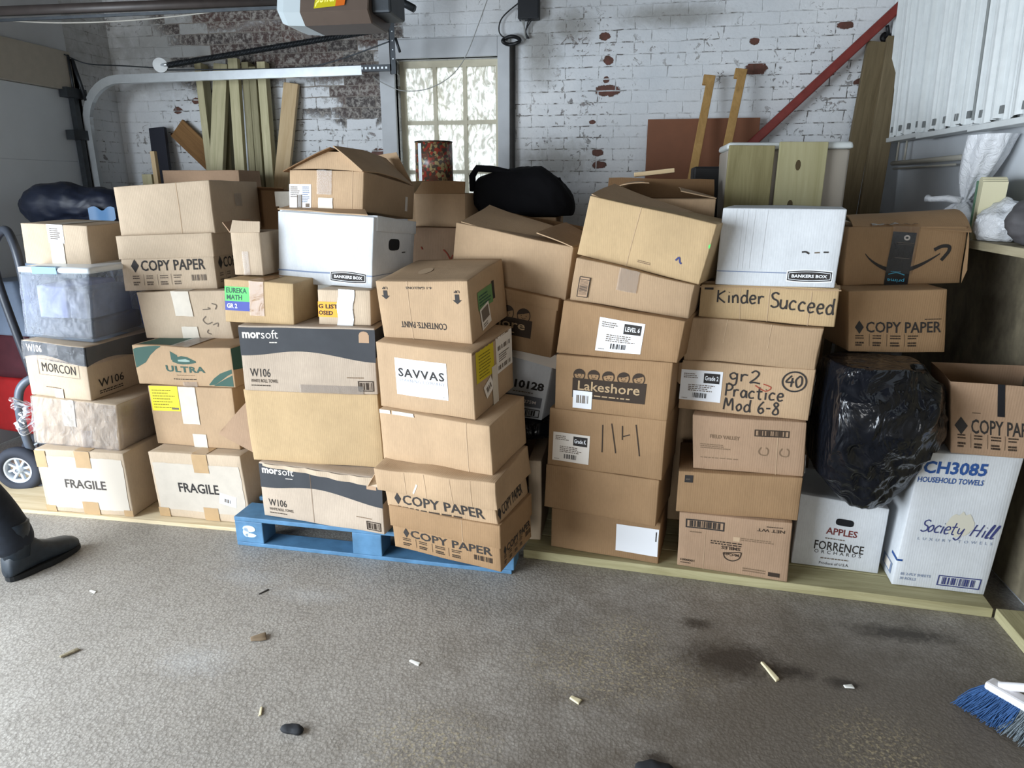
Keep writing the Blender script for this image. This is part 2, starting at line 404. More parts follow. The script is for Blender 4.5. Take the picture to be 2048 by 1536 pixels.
# eight corners of each carton: bottom front-left, front-right, back-right, back-left, then the top four (metres)
K = {
'A1':[(-2.680,2.543,0.020),(-2.227,2.554,0.020),(-2.237,2.973,0.020),(-2.690,2.963,0.020),(-2.685,2.543,0.333),(-2.232,2.553,0.334),(-2.242,2.973,0.334),(-2.695,2.963,0.333)],
'A2':[(-2.732,2.611,0.333),(-2.271,2.592,0.334),(-2.254,3.012,0.334),(-2.715,3.031,0.333),(-2.712,2.610,0.563),(-2.253,2.592,0.554),(-2.235,3.011,0.554),(-2.695,3.030,0.563)],
'A3':[(-2.738,2.639,0.563),(-2.401,2.614,0.557),(-2.370,3.032,0.557),(-2.707,3.057,0.563),(-2.724,2.638,0.827),(-2.387,2.613,0.812),(-2.357,3.031,0.811),(-2.693,3.056,0.827)],
'A4':[(-2.762,2.702,0.829),(-2.406,2.695,0.813),(-2.397,3.113,0.813),(-2.754,3.120,0.830),(-2.730,2.702,1.150),(-2.373,2.695,1.133),(-2.365,3.113,1.134),(-2.721,3.120,1.151)],
'A5':[(-2.809,2.819,1.154),(-2.485,2.848,1.139),(-2.516,3.197,1.141),(-2.840,3.168,1.157),(-2.801,2.820,1.340),(-2.477,2.849,1.327),(-2.508,3.197,1.330),(-2.832,3.169,1.342)],
'B1':[(-2.114,2.588,0.020),(-1.644,2.576,0.020),(-1.634,2.976,0.020),(-2.104,2.988,0.020),(-2.134,2.588,0.337),(-1.665,2.576,0.353),(-1.655,2.976,0.353),(-2.124,2.988,0.337)],
'B2':[(-2.156,2.692,0.337),(-1.706,2.649,0.351),(-1.668,3.048,0.352),(-2.118,3.090,0.338),(-2.163,2.693,0.622),(-1.714,2.650,0.643),(-1.676,3.048,0.644),(-2.125,3.091,0.623)],
'B3':[(-2.222,2.714,0.620),(-1.696,2.658,0.644),(-1.661,2.996,0.645),(-2.187,3.052,0.621),(-2.230,2.714,0.805),(-1.703,2.659,0.823),(-1.668,2.997,0.824),(-2.194,3.053,0.806)],
'B4':[(-2.268,2.863,0.803),(-1.810,2.864,0.819),(-1.811,3.244,0.819),(-2.268,3.243,0.803),(-2.287,2.863,1.025),(-1.829,2.864,1.042),(-1.830,3.244,1.042),(-2.287,3.243,1.025)],
'B5':[(-2.366,2.895,1.022),(-1.908,2.931,1.039),(-1.942,3.370,1.037),(-2.400,3.334,1.020),(-2.364,2.895,1.276),(-1.906,2.931,1.294),(-1.941,3.370,1.293),(-2.399,3.334,1.274)],
'B6':[(-2.362,2.916,1.276),(-1.894,2.946,1.295),(-1.924,3.417,1.293),(-2.392,3.387,1.274),(-2.364,2.916,1.501),(-1.896,2.946,1.530),(-1.926,3.416,1.527),(-2.394,3.387,1.498)],
'C1':[(-1.499,2.451,0.140),(-0.932,2.378,0.140),(-0.880,2.775,0.140),(-1.447,2.848,0.140),(-1.499,2.451,0.390),(-0.932,2.378,0.388),(-0.881,2.775,0.388),(-1.448,2.848,0.390)],
'C2':[(-1.529,2.461,0.390),(-0.956,2.478,0.388),(-0.969,2.898,0.388),(-1.542,2.881,0.391),(-1.541,2.460,0.701),(-0.969,2.478,0.703),(-0.981,2.898,0.703),(-1.554,2.880,0.701)],
'C3':[(-1.524,2.447,0.701),(-0.967,2.480,0.703),(-0.991,2.880,0.703),(-1.548,2.846,0.701),(-1.524,2.447,0.973),(-0.966,2.480,0.972),(-0.991,2.880,0.972),(-1.548,2.846,0.973)],
'C4a':[(-1.610,2.503,0.973),(-1.304,2.488,0.973),(-1.294,2.688,0.973),(-1.601,2.703,0.973),(-1.597,2.502,1.146),(-1.291,2.487,1.139),(-1.282,2.687,1.139),(-1.588,2.702,1.146)],
'C4b':[(-1.213,2.520,0.973),(-0.995,2.520,0.972),(-0.994,2.870,0.972),(-1.212,2.870,0.973),(-1.209,2.520,1.112),(-0.991,2.520,1.112),(-0.990,2.870,1.112),(-1.208,2.870,1.112)],
'C5':[(-1.463,2.688,1.113),(-1.008,2.582,1.112),(-0.936,2.891,1.112),(-1.391,2.997,1.113),(-1.434,2.682,1.406),(-0.981,2.576,1.388),(-0.912,2.886,1.353),(-1.365,2.992,1.370)],
'C6':[(-1.391,2.704,1.403),(-1.063,2.673,1.406),(-1.016,3.174,1.356),(-1.345,3.204,1.353),(-1.375,2.702,1.567),(-1.048,2.672,1.560),(-1.002,3.173,1.506),(-1.329,3.203,1.513)],
'D1':[(-0.858,2.291,0.140),(-0.409,2.178,0.140),(-0.339,2.460,0.140),(-0.788,2.572,0.140),(-0.868,2.293,0.315),(-0.419,2.181,0.325),(-0.348,2.462,0.325),(-0.797,2.575,0.315)],
'D2':[(-0.885,2.297,0.314),(-0.424,2.186,0.325),(-0.355,2.474,0.324),(-0.816,2.584,0.314),(-0.904,2.302,0.468),(-0.445,2.191,0.491),(-0.379,2.479,0.520),(-0.839,2.590,0.498)],
'D3':[(-0.918,2.378,0.474),(-0.454,2.236,0.494),(-0.371,2.505,0.523),(-0.835,2.647,0.503),(-0.928,2.381,0.678),(-0.463,2.239,0.684),(-0.381,2.508,0.719),(-0.845,2.650,0.713)],
'D4':[(-0.928,2.404,0.680),(-0.526,2.286,0.687),(-0.435,2.596,0.727),(-0.837,2.713,0.721),(-0.938,2.407,0.937),(-0.536,2.289,0.934),(-0.445,2.599,0.976),(-0.848,2.717,0.978)],
'D5':[(-0.925,2.459,0.943),(-0.555,2.386,0.946),(-0.488,2.728,0.991),(-0.858,2.800,0.989),(-0.943,2.462,1.159),(-0.574,2.390,1.175),(-0.508,2.731,1.223),(-0.877,2.804,1.206)],
'E1':[(-0.275,2.576,0.040),(0.169,2.506,0.040),(0.215,2.803,0.040),(-0.228,2.872,0.040),(-0.274,2.575,0.220),(0.170,2.506,0.221),(0.216,2.802,0.221),(-0.227,2.872,0.220)],
'E2':[(-0.305,2.580,0.220),(0.146,2.472,0.221),(0.216,2.763,0.221),(-0.235,2.872,0.220),(-0.300,2.579,0.410),(0.152,2.470,0.419),(0.222,2.762,0.419),(-0.230,2.870,0.410)],
'E3':[(-0.295,2.577,0.410),(0.159,2.472,0.419),(0.227,2.764,0.419),(-0.227,2.870,0.410),(-0.289,2.576,0.655),(0.164,2.471,0.660),(0.232,2.763,0.660),(-0.221,2.868,0.655)],
'E4':[(-0.270,2.566,0.655),(0.164,2.470,0.660),(0.229,2.762,0.660),(-0.205,2.859,0.655),(-0.263,2.565,0.877),(0.172,2.468,0.885),(0.237,2.761,0.885),(-0.197,2.858,0.877)],
'E5':[(-0.266,2.585,0.877),(0.186,2.461,0.886),(0.271,2.769,0.886),(-0.181,2.894,0.877),(-0.241,2.579,1.087),(0.205,2.455,1.043),(0.290,2.764,1.044),(-0.156,2.887,1.087)],
'E6':[(-0.217,2.597,1.085),(0.220,2.501,1.043),(0.288,2.814,1.045),(-0.148,2.909,1.087),(-0.198,2.593,1.250),(0.233,2.498,1.165),(0.302,2.811,1.167),(-0.130,2.905,1.252)],
'E7':[(-0.202,2.652,1.254),(0.246,2.514,1.163),(0.335,2.801,1.160),(-0.114,2.939,1.250),(-0.157,2.638,1.470),(0.291,2.500,1.378),(0.380,2.787,1.375),(-0.068,2.925,1.467)],
'F1':[(0.244,2.512,0.040),(0.653,2.453,0.040),(0.696,2.750,0.040),(0.287,2.809,0.040),(0.238,2.512,0.271),(0.647,2.454,0.290),(0.690,2.751,0.290),(0.281,2.809,0.271)],
'F2':[(0.224,2.517,0.271),(0.669,2.477,0.291),(0.699,2.806,0.290),(0.253,2.846,0.270),(0.224,2.517,0.444),(0.670,2.477,0.463),(0.699,2.806,0.462),(0.254,2.846,0.443)],
'F3':[(0.277,2.547,0.446),(0.674,2.493,0.463),(0.714,2.790,0.463),(0.318,2.845,0.446),(0.265,2.549,0.666),(0.662,2.495,0.674),(0.703,2.792,0.674),(0.306,2.846,0.666)],
'F4':[(0.214,2.623,0.664),(0.671,2.516,0.674),(0.740,2.808,0.674),(0.282,2.915,0.665),(0.218,2.622,0.861),(0.676,2.515,0.870),(0.744,2.807,0.870),(0.287,2.914,0.861)],
'F5':[(0.222,2.622,0.861),(0.677,2.513,0.870),(0.747,2.805,0.870),(0.292,2.914,0.861),(0.228,2.620,1.033),(0.683,2.512,1.020),(0.752,2.804,1.021),(0.298,2.912,1.033)],
'F6':[(0.264,2.631,1.032),(0.724,2.536,1.019),(0.785,2.830,1.020),(0.324,2.925,1.033),(0.263,2.631,1.153),(0.724,2.536,1.162),(0.784,2.830,1.163),(0.324,2.925,1.153)],
'F7':[(0.312,2.616,1.154),(0.704,2.524,1.162),(0.784,2.865,1.163),(0.393,2.957,1.155),(0.320,2.615,1.429),(0.711,2.522,1.428),(0.791,2.863,1.429),(0.400,2.955,1.430)],
'G0':[(0.699,2.605,0.040),(1.018,2.576,0.040),(1.045,2.875,0.040),(0.726,2.904,0.040),(0.701,2.605,0.344),(1.020,2.576,0.319),(1.047,2.875,0.319),(0.728,2.904,0.344)],
'H1':[(1.041,2.505,0.040),(1.358,2.487,0.040),(1.376,2.786,0.040),(1.058,2.805,0.040),(1.069,2.504,0.584),(1.388,2.485,0.596),(1.405,2.785,0.596),(1.087,2.803,0.584)],
'M4':[(-0.827,2.806,0.040),(-0.362,2.705,0.040),(-0.294,3.018,0.040),(-0.759,3.119,0.040),(-0.797,2.799,0.414),(-0.331,2.699,0.422),(-0.263,3.011,0.422),(-0.729,3.112,0.414)],
'M3':[(-0.822,2.902,0.530),(-0.344,2.767,0.530),(-0.262,3.055,0.530),(-0.740,3.191,0.530),(-0.760,2.885,0.880),(-0.292,2.752,0.827),(-0.210,3.040,0.827),(-0.678,3.173,0.880)],
'M2':[(-0.778,2.822,0.880),(-0.303,2.706,0.827),(-0.227,3.017,0.828),(-0.701,3.133,0.881),(-0.748,2.815,1.129),(-0.274,2.699,1.067),(-0.198,3.010,1.068),(-0.671,3.126,1.130)],
'M1':[(-0.752,2.856,1.131),(-0.248,2.717,1.064),(-0.152,3.064,1.064),(-0.656,3.203,1.131),(-0.723,2.848,1.358),(-0.222,2.709,1.273),(-0.125,3.056,1.273),(-0.626,3.195,1.358)],
'G3':[(0.825,2.675,0.905),(1.175,2.718,0.905),(1.138,3.016,0.905),(0.788,2.973,0.905),(0.796,2.671,1.133),(1.145,2.715,1.144),(1.108,3.012,1.144),(0.759,2.969,1.133)],
'G4':[(0.815,2.803,1.134),(1.250,2.864,1.148),(1.200,3.220,1.148),(0.765,3.160,1.134),(0.802,2.801,1.358),(1.237,2.862,1.360),(1.188,3.219,1.360),(0.752,3.158,1.357)],
'H2':[(1.160,2.503,0.587),(1.460,2.453,0.599),(1.510,2.749,0.601),(1.210,2.799,0.589),(1.121,2.510,0.851),(1.421,2.460,0.858),(1.470,2.756,0.859),(1.170,2.806,0.852)]}
# ------------------------------------------------------------------ the garage itself
YB, XL, XR = 4.70, -3.67, 1.51
def blob_mask(nt, px, py, blobs, nz):
    """soft spots at given places (cx, cy, rx, ry), edges broken up by noise"""
    acc = None
    for cx, cy, rx, ry in blobs:
        dx = math_n(nt, 'DIVIDE', math_n(nt, 'SUBTRACT', px, cx), rx); dy = math_n(nt, 'DIVIDE', math_n(nt, 'SUBTRACT', py, cy), ry)
        d = math_n(nt, 'SQRT', math_n(nt, 'ADD', math_n(nt, 'MULTIPLY', dx, dx), math_n(nt, 'MULTIPLY', dy, dy)))
        v = math_n(nt, 'SUBTRACT', 1.0, d, True)
        acc = v if acc is None else math_n(nt, 'MAXIMUM', acc, v)
    wob = math_n(nt, 'MULTIPLY', math_n(nt, 'SUBTRACT', nz, .5), .9)
    return math_n(nt, 'ADD', acc, math_n(nt, 'MULTIPLY', wob, ramp(nt, acc, 0.0, .2)))

def brick_wall_mat():
    m, nt, b = newmat('painted_brick'); co = coords(nt)
    sep = N(nt, 'ShaderNodeSeparateXYZ'); L(nt, co, sep.inputs[0])
    hor = math_n(nt, 'ADD', sep.outputs[0], sep.outputs[1]); z = sep.outputs[2]
    cb = N(nt, 'ShaderNodeCombineXYZ'); L(nt, hor, cb.inputs[0]); L(nt, z, cb.inputs[1])
    wob = N(nt, 'ShaderNodeVectorMath', operation='ADD'); L(nt, cb.outputs[0], wob.inputs[0])
    nz3 = N(nt, 'ShaderNodeTexNoise'); nz3.inputs['Scale'].default_value = 9; nz3.inputs['Detail'].default_value = 4; L(nt, co, nz3.inputs['Vector'])
    sv = N(nt, 'ShaderNodeVectorMath', operation='MULTIPLY_ADD'); L(nt, nz3.outputs['Color'], sv.inputs[0]); sv.inputs[1].default_value = (.016, .016, 0); sv.inputs[2].default_value = (-.008, -.008, 0)
    L(nt, sv.outputs[0], wob.inputs[1]); v2 = wob.outputs[0]
    br = N(nt, 'ShaderNodeTexBrick'); br.inputs['Scale'].default_value = 1; br.inputs['Brick Width'].default_value = .212; br.inputs['Row Height'].default_value = .0695
    br.inputs['Mortar Size'].default_value = .0045; br.inputs['Mortar Smooth'].default_value = .55; br.inputs['Bias'].default_value = 0
    br.inputs['Color1'].default_value = (0, 0, 0, 1); br.inputs['Color2'].default_value = (1, 1, 1, 1); br.inputs['Mortar'].default_value = (.5, .5, .5, 1); L(nt, v2, br.inputs['Vector'])
    mort = br.outputs['Fac']
    rnd = N(nt, 'ShaderNodeSeparateColor'); L(nt, br.outputs['Color'], rnd.inputs[0]); brick_r = rnd.outputs[0]
    n_big = noise_n(nt, co, 1.6, 4, .6); n_mid = noise_n(nt, co, 11, 5, .65, .6); n_fine = noise_n(nt, co, 70, 3, .6)
    white = mix_c(nt, ramp(nt, n_big, .3, .7), lin((204, 209, 214)), lin((228, 230, 232)))
    white = mix_c(nt, math_n(nt, 'MULTIPLY', ramp(nt, n_fine, .35, .75), .10), white, lin((150, 152, 152)))
    # cracked joints: thin dark lines where paint has split, in patches
    n_cr = noise_n(nt, co, 3.2, 4, .7); n_cr2 = noise_n(nt, co, 26, 3, .6)
    crack = math_n(nt, 'MULTIPLY', ramp(nt, mort, .55, 1.0), math_n(nt, 'MULTIPLY', ramp(nt, n_cr, .42, .62), ramp(nt, n_cr2, .44, .58)))
    worn = ramp(nt, blob_mask(nt, sep.outputs[0], z, [(-2.05, 1.95, .62, .55), (-.45, 1.85, .40, .5), (1.05, 2.1, .45, .5), (-3.1, 1.9, .3, .4), (-.3, 2.35, .4, .3)], n_cr2), .1, .5)
    chips0 = math_n(nt, 'MULTIPLY', ramp(nt, noise_n(nt, co, 17, 5, .7, 1.0), .60, .63), math_n(nt, 'MAXIMUM', ramp(nt, n_cr, .50, .60), worn))
    crack = math_n(nt, 'MAXIMUM', crack, math_n(nt, 'MULTIPLY', worn, math_n(nt, 'MULTIPLY', ramp(nt, mort, .5, .9), ramp(nt, n_cr2, .46, .58))))
    col = mix_c(nt, math_n(nt, 'MULTIPLY', crack, .9), white, lin((74, 68, 62)))
    # dirt runs below the window and high on the right of it
    dirt = ramp(nt, blob_mask(nt, sep.outputs[0], z, [(-.50, 1.66, .34, .20), (-.62, 2.34, .18, .34), (-.42, 2.46, .22, .14), (-3.0, 2.45, 1.6, .45), (.2, 2.5, .5, .1)], n_mid), .12, .75)
    col = mix_c(nt, math_n(nt, 'MULTIPLY', dirt, .62), col, lin((120, 116, 106)))
    # bare brick
    nzp = noise_n(nt, co, 30, 6, .75, .15)
    bigp = [(-2.42, 2.40, .95, .40), (-2.05, 2.28, .62, .36), (-2.8, 2.62, .6, .26), (-1.86, 2.10, .30, .24), (-1.75, 2.45, .3, .2)]
    big = blob_mask(nt, sep.outputs[0], z, bigp, nzp)
    per_brick = math_n(nt, 'MULTIPLY', math_n(nt, 'SUBTRACT', brick_r, .5), .75)
    bare = math_n(nt, 'MULTIPLY', ramp(nt, math_n(nt, 'ADD', big, per_brick), .26, .42), ramp(nt, big, .02, .12))
    small = [(-.218, 2.398, .05, .035), (-.19, 2.085, .12, .05), (-.24, 1.715, .055, .035), (-.228, 1.638, .065, .036), (.70, 2.19, .10, .06), (1.18, 2.414, .07, .034), (.68, 2.344, .045, .03), (1.128, 2.159, .05, .03),
             (-.19, 2.26, .045, .04), (-.2, 2.15, .03, .03), (-1.72, 1.72, .10, .05), (-1.9, 1.62, .08, .05), (-3.2, 2.02, .05, .035), (-3.25, 1.86, .05, .03), (-3.05, 2.08, .05, .03), (1.3, 2.1, .05, .03), (.95, 1.75, .06, .03), (-3.05, 1.77, .07, .03), (-.28, 1.9, .03, .02)]
    sm = ramp(nt, blob_mask(nt, sep.outputs[0], z, small, nzp), .30, .36)
    sm = math_n(nt, 'MULTIPLY', sm, math_n(nt, 'SUBTRACT', 1.0, mort))
    bare_all = math_n(nt, 'MAXIMUM', math_n(nt, 'MAXIMUM', bare, sm), math_n(nt, 'MULTIPLY', chips0, .75))
    bcol = mix_c(nt, brick_r, lin((88, 64, 58)), lin((64, 62, 62)))
    bcol = mix_c(nt, ramp(nt, nzp, .46, .60), bcol, lin((156, 152, 146)))
    bcol = mix_c(nt, math_n(nt, 'MULTIPLY', mort, .7), bcol, lin((140, 134, 126)))
    red = mix_c(nt, ramp(nt, nzp, .4, .7), lin((104, 66, 58)), lin((72, 56, 44)))
    bcol = mix_c(nt, sm, bcol, red)
    L(nt, mix_c(nt, bare_all, col, bcol), b.inputs['Base Color'])
    b.inputs['Roughness'].default_value = .62; b.inputs['Specular IOR Level'].default_value = .3
    h = math_n(nt, 'SUBTRACT', math_n(nt, 'ADD', math_n(nt, 'MULTIPLY', n_mid, .6), math_n(nt, 'MULTIPLY', brick_r, .25)), math_n(nt, 'ADD', math_n(nt, 'MULTIPLY', mort, .30), math_n(nt, 'MULTIPLY', bare_all, .5)))
    bump(nt, h, .55, .012, b); return m
brick = brick_wall_mat()
WX0, WX1, WZ0, WZ1 = -1.585, -.895, 1.42, 2.305       # window hole
mb = MB()
for lo, hi in (((XL - .2, YB, 0), (WX0, YB + .25, 2.95)), ((WX1, YB, 0), (XR + .3, YB + .25, 2.95)), ((WX0, YB, 0), (WX1, YB + .25, WZ0)), ((WX0, YB, WZ1), (WX1, YB + .25, 2.95))): mb.box(lo, hi, brick)
struct(mb.build('wall_back'))

def floor_mat():
    m, nt, b = newmat('worn_asphalt'); co = coords(nt)
    sep = N(nt, 'ShaderNodeSeparateXYZ'); L(nt, co, sep.inputs[0]); x, y = sep.outputs[0], sep.outputs[1]
    n1 = noise_n(nt, co, 1.1, 5, .6, .4); n2 = noise_n(nt, co, 7, 5, .65); n3 = noise_n(nt, co, 170, 4, .7); n4 = noise_n(nt, co, 42, 3, .6, .8)
    c = mix_c(nt, ramp(nt, n1, .35, .65), lin((150, 144, 136)), lin((170, 164, 156)))
    c = mix_c(nt, math_n(nt, 'MULTIPLY', ramp(nt, n2, .35, .7), .30), c, lin((126, 118, 106)))
    vor = N(nt, 'ShaderNodeTexVoronoi'); vor.inputs['Scale'].default_value = 95; L(nt, co, vor.inputs['Vector'])
    c = mix_c(nt, math_n(nt, 'MULTIPLY', ramp(nt, vor.outputs['Distance'], .35, .75), .35), c, lin((74, 68, 60)))
    c = mix_c(nt, math_n(nt, 'MULTIPLY', ramp(nt, n3, .50, .66), .50), c, lin((196, 190, 180)))
    dim_right = ramp(nt, blob_mask(nt, x, y, [(.75, 1.75, 1.5, 1.0), (.3, 1.3, 1.2, .7)], n2), .05, .7)  # brown tint paints the dimmer light of the right side into the floor
    c = mix_c(nt, math_n(nt, 'MULTIPLY', dim_right, .72), c, lin((86, 76, 64)))
    straw = ramp(nt, blob_mask(nt, x, y, [(.05, 2.09, .26, .20), (.75, 1.68, .3, .3), (-.5, 1.5, .35, .25), (1.25, 1.7, .2, .3), (.0, 1.9, .6, .3)], n4), .35, .8)
    c = mix_c(nt, math_n(nt, 'MULTIPLY', math_n(nt, 'MULTIPLY', straw, ramp(nt, noise_n(nt, co, 85, 4, .65), .50, .60)), .62), c, lin((178, 164, 132)))
    oil = ramp(nt, blob_mask(nt, x, y, [(.43, 2.03, .20, .13), (.30, 2.19, .10, .06), (.56, 1.98, .16, .07), (.38, 2.0, .30, .16), (.13, 1.55, .06, .05), (.72, 1.95, .10, .05), (.25, 1.42, .2, .1), (1.0, 2.25, .3, .08)], n4), .28, .8)
    c = mix_c(nt, math_n(nt, 'MULTIPLY', oil, .80), c, lin((44, 36, 30)))
    chalk = ramp(nt, blob_mask(nt, x, y, [(-1.15, 2.12, .30, .10), (-1.45, 2.2, .3, .12), (-1.35, 1.7, .25, .15)], n4), .35, .9)
    c = mix_c(nt, math_n(nt, 'MULTIPLY', chalk, .22), c, lin((196, 198, 200)))
    L(nt, c, b.inputs['Base Color']); b.inputs['Roughness'].default_value = .52; b.inputs['Specular IOR Level'].default_value = .45
    h = math_n(nt, 'ADD', math_n(nt, 'MULTIPLY', n3, 1.3), math_n(nt, 'ADD', math_n(nt, 'MULTIPLY', vor.outputs['Distance'], 1.0), math_n(nt, 'MULTIPLY', n4, .3)))
    bump(nt, h, .32, .004, b); return m
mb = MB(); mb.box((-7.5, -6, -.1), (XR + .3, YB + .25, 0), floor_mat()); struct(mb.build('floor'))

paint_w = plain('white_wall_paint', (196, 200, 204), .7, var=.06, vscale=5)
door_paint = plain('grey_white_door_paint', (206, 214, 222), .55, var=.03, vscale=6)
header = plain('beige_board_paint', (176, 170, 158), .7, var=.05)
dark_steel = plain('dark_steel', (58, 62, 66), .45, metal=.6, var=.2); galv = plain('galvanised_steel', (206, 212, 216), .3, metal=.55, var=.06)
mb = MB()                                                    # left wall: pier, space above the doors, wall between the two openings
mb.box((XL - .2, 4.30, 0), (XL, YB, 2.95), brick); mb.box((XL - .2, -6, 2.34), (XL, 4.30, 2.95), paint_w)
mb.box((XL - .2, 1.92, 0), (XL, 2.05, 2.34), paint_w); mb.box((XL - .2, -6, 0), (XL, -2.2, 2.34), paint_w)
struct(mb.build('wall_left'))
mb = MB(); mb.box((XL - .12, 2.05, 2.108), (XL + .02, 4.30, 2.34), header); struct(mb.build('trim_1'))
root = struct(empty('door_1'))                                # the closed sectional door
zs = [0.01, .325, .773, 1.218, 1.663, 2.106]
for a, c_ in zip(zs[:-1], zs[1:]):
    mb = MB(); mb.box((XL - .07, 2.06, a), (XL - .02, 4.275, c_), door_paint, bev=.004); mb.build('door_panel', root)
mb = MB()
s_ = Hexa([(XL - .02, 4.08, 1.33), (XL - .02, 4.24, 1.33), (XL - .06, 4.24, 1.33), (XL - .06, 4.08, 1.33), (XL - .02, 4.08, 1.40), (XL - .02, 4.24, 1.40), (XL - .06, 4.24, 1.40), (XL - .06, 4.08, 1.40)], 0)
ink = plain('door_sticker_print', (60, 52, 48), .7); f_ = Face(s_, 'F', off=.0012)
f_.rect(mb, 0, .32, 1, .38, ink); f_.lines(mb, 0, .05, .8, .2, plain('door_sticker_faint', (140, 136, 132), .7), 1, 3); f_.lines(mb, .02, .5, .3, .9, ink, 2, 5); f_.lines(mb, .6, .5, .9, .9, ink, 2, 7)
mb.build('printed_sticker', root)
mb = MB(); mb.box((XL - .005, 4.255, 0), (XL + .035, 4.295, 2.10), dark_steel); mb.box((XL - .005, 4.295, 0), (XL + .0, 4.36, 2.30), dark_steel)
for z in (.6, 1.25, 1.8, 2.06): mb.box((XL - .01, 4.19, z), (XL + .05, 4.36, z + .06), dark_steel)
mb.tube([(XL + .03, 4.30, 2.30), (XL + .07, 4.32, 2.05)], .012, dark_steel); mb.tube([(XL + .03, 4.27, 2.32), (XL + .03, 4.27, 2.02)], .008, dark_steel)
mb.build('jamb_bracket', root)

mb = MB(); mb.box((XR, 1.6, 0), (XR + .25, YB, 2.95), paint_w); mb.box((XR, -6, 0), (XR + .25, 1.6, 2.95), plain('low_bounce_wall_paint', (140, 134, 126), .8, var=.15)); struct(mb.build('wall_right'))  # near stretch, out of view, darkened to cut light bounced onto the boxes
mb = MB(); dfw = plain('dark_front_wall', (92, 86, 78), .8); mb.box((XL - .2, -6.2, 0), (-1.75, -6, 2.95), dfw); mb.box((.55, -6.2, 0), (XR + .25, -6, 2.95), dfw); mb.box((-1.75, -6.2, 2.35), (.55, -6, 2.95), dfw); struct(mb.build('wall_front'))  # gap is an unseen opening added for the fill lamp
mb = MB(); mb.box((XL - .2, -6.2, 2.95), (XR + .25, YB + .25, 3.05), plain('ceiling_boards', (78, 72, 66), .8, var=.1)); struct(mb.build('ceiling'))

# window
wp = plain('window_paint', (186, 190, 194), .55, var=.06, vscale=9); wp2 = plain('sash_paint', (196, 190, 168), .55, var=.08, vscale=12)
root = struct(empty('window_1'))
mb = MB()
mb.box((-1.69, YB - .02, 1.36), (WX0, YB + .04, 2.42), wp, bev=.004); mb.box((WX1, YB - .02, 1.36), (-.815, YB + .04, 2.42), wp, bev=.004); mb.box((WX0, YB - .02, WZ1), (WX1, YB + .04, 2.42), wp, bev=.004); mb.box((-1.70, YB - .05, 1.34), (-.81, YB + .05, 1.40), wp, bev=.004)
mb.build('window_frame', root)
PX0, PX1, PZ0, PZ1 = -1.548, -.928, 1.45, 2.265
mb = MB(); yy0, yy1 = YB + .09, YB + .13
mb.box((WX0, yy0, WZ0), (PX0, yy1, WZ1), wp2); mb.box((PX1, yy0, WZ0), (WX1, yy1, WZ1), wp2); mb.box((PX0, yy0, PZ1), (PX1, yy1, WZ1), wp2); mb.box((PX0, yy0, WZ0), (PX1, yy1, PZ0), wp2)
for x in (-1.345, -1.138): mb.box((x - .012, yy0, PZ0), (x + .012, yy1, PZ1), wp2)
for z in (1.92, 1.60): mb.box((PX0, yy0 + .002, z - .012), (PX1, yy1 - .002, z + .012), wp2)
mb.build('sash', root)
m, nt, bs = newmat('wavy_frosted_glass'); out = nt.nodes['Material Output']; nt.nodes.remove(bs); co = coords(nt)
n_a = noise_n(nt, scale_vec(nt, co, (1, 1, .45)), 22, 5, .65, 2.5); n_b = noise_n(nt, scale_vec(nt, co, (1, 1, .3)), 12, 3, .6, 1.0)
gc = mix_c(nt, ramp(nt, n_a, .42, .58), lin((192, 190, 182)), lin((252, 252, 250))); gc = mix_c(nt, math_n(nt, 'MULTIPLY', ramp(nt, n_b, .5, .7), .30), gc, lin((176, 168, 144)))
tl = N(nt, 'ShaderNodeBsdfTranslucent'); L(nt, gc, tl.inputs[0]); df = N(nt, 'ShaderNodeBsdfDiffuse'); L(nt, gc, df.inputs[0]); gl = N(nt, 'ShaderNodeBsdfGlossy'); gl.inputs['Roughness'].default_value = .2
mx = N(nt, 'ShaderNodeMixShader'); mx.inputs[0].default_value = .10; L(nt, tl.outputs[0], mx.inputs[1]); L(nt, df.outputs[0], mx.inputs[2])
m2 = N(nt, 'ShaderNodeMixShader'); m2.inputs[0].default_value = .04; L(nt, mx.outputs[0], m2.inputs[1]); L(nt, gl.outputs[0], m2.inputs[2]); L(nt, m2.outputs[0], out.inputs[0])
mb = MB(); mb.box((PX0, YB + .108, PZ0), (PX1, YB + .112, PZ1), m); mb.build('glass', root)

# knee wall with its dirty plywood, sole plate and shelf board along the right
m, nt, bs = newmat('dirty_plywood'); co = coords(nt)
n1 = noise_n(nt, scale_vec(nt, co, (1, 1, .5)), 3.5, 5, .65, .6); n2 = noise_n(nt, co, 26, 4, .6)
c = mix_c(nt, ramp(nt, n1, .32, .68), lin((80, 72, 58)), lin((140, 130, 106))); c = mix_c(nt, math_n(nt, 'MULTIPLY', ramp(nt, n2, .4, .7), .4), c, lin((70, 62, 50))); L(nt, c, bs.inputs['Base Color']); bs.inputs['Roughness'].default_value = .8
mb = MB(); mb.box((1.475, -1.0, .04), (XR, 3.9, 1.27), m); struct(mb.build('wall_knee'))
deckwood = lumber('treated_deck_wood', (186, 178, 140), (152, 144, 106), 1.0, 'X'); deckwood_y = lumber('treated_plate_wood', (190, 182, 144), (152, 144, 108), 1.0, 'Y')
mb = MB(); mb.box((1.36, -1.0, 0), (1.50, 2.405, .04), deckwood_y, bev=.003); o = struct(mb.build('baseboard_right'))
mb = MB(); mb.box((1.30, 1.2, 1.27), (XR, 3.9, 1.302), lumber('shelf_board', (170, 160, 134), (140, 130, 104), 1, 'Y'), bev=.003); tag(mb.build('shelf_board'), 'pale wooden shelf board along the right wall holding plastic bags', 'shelf')

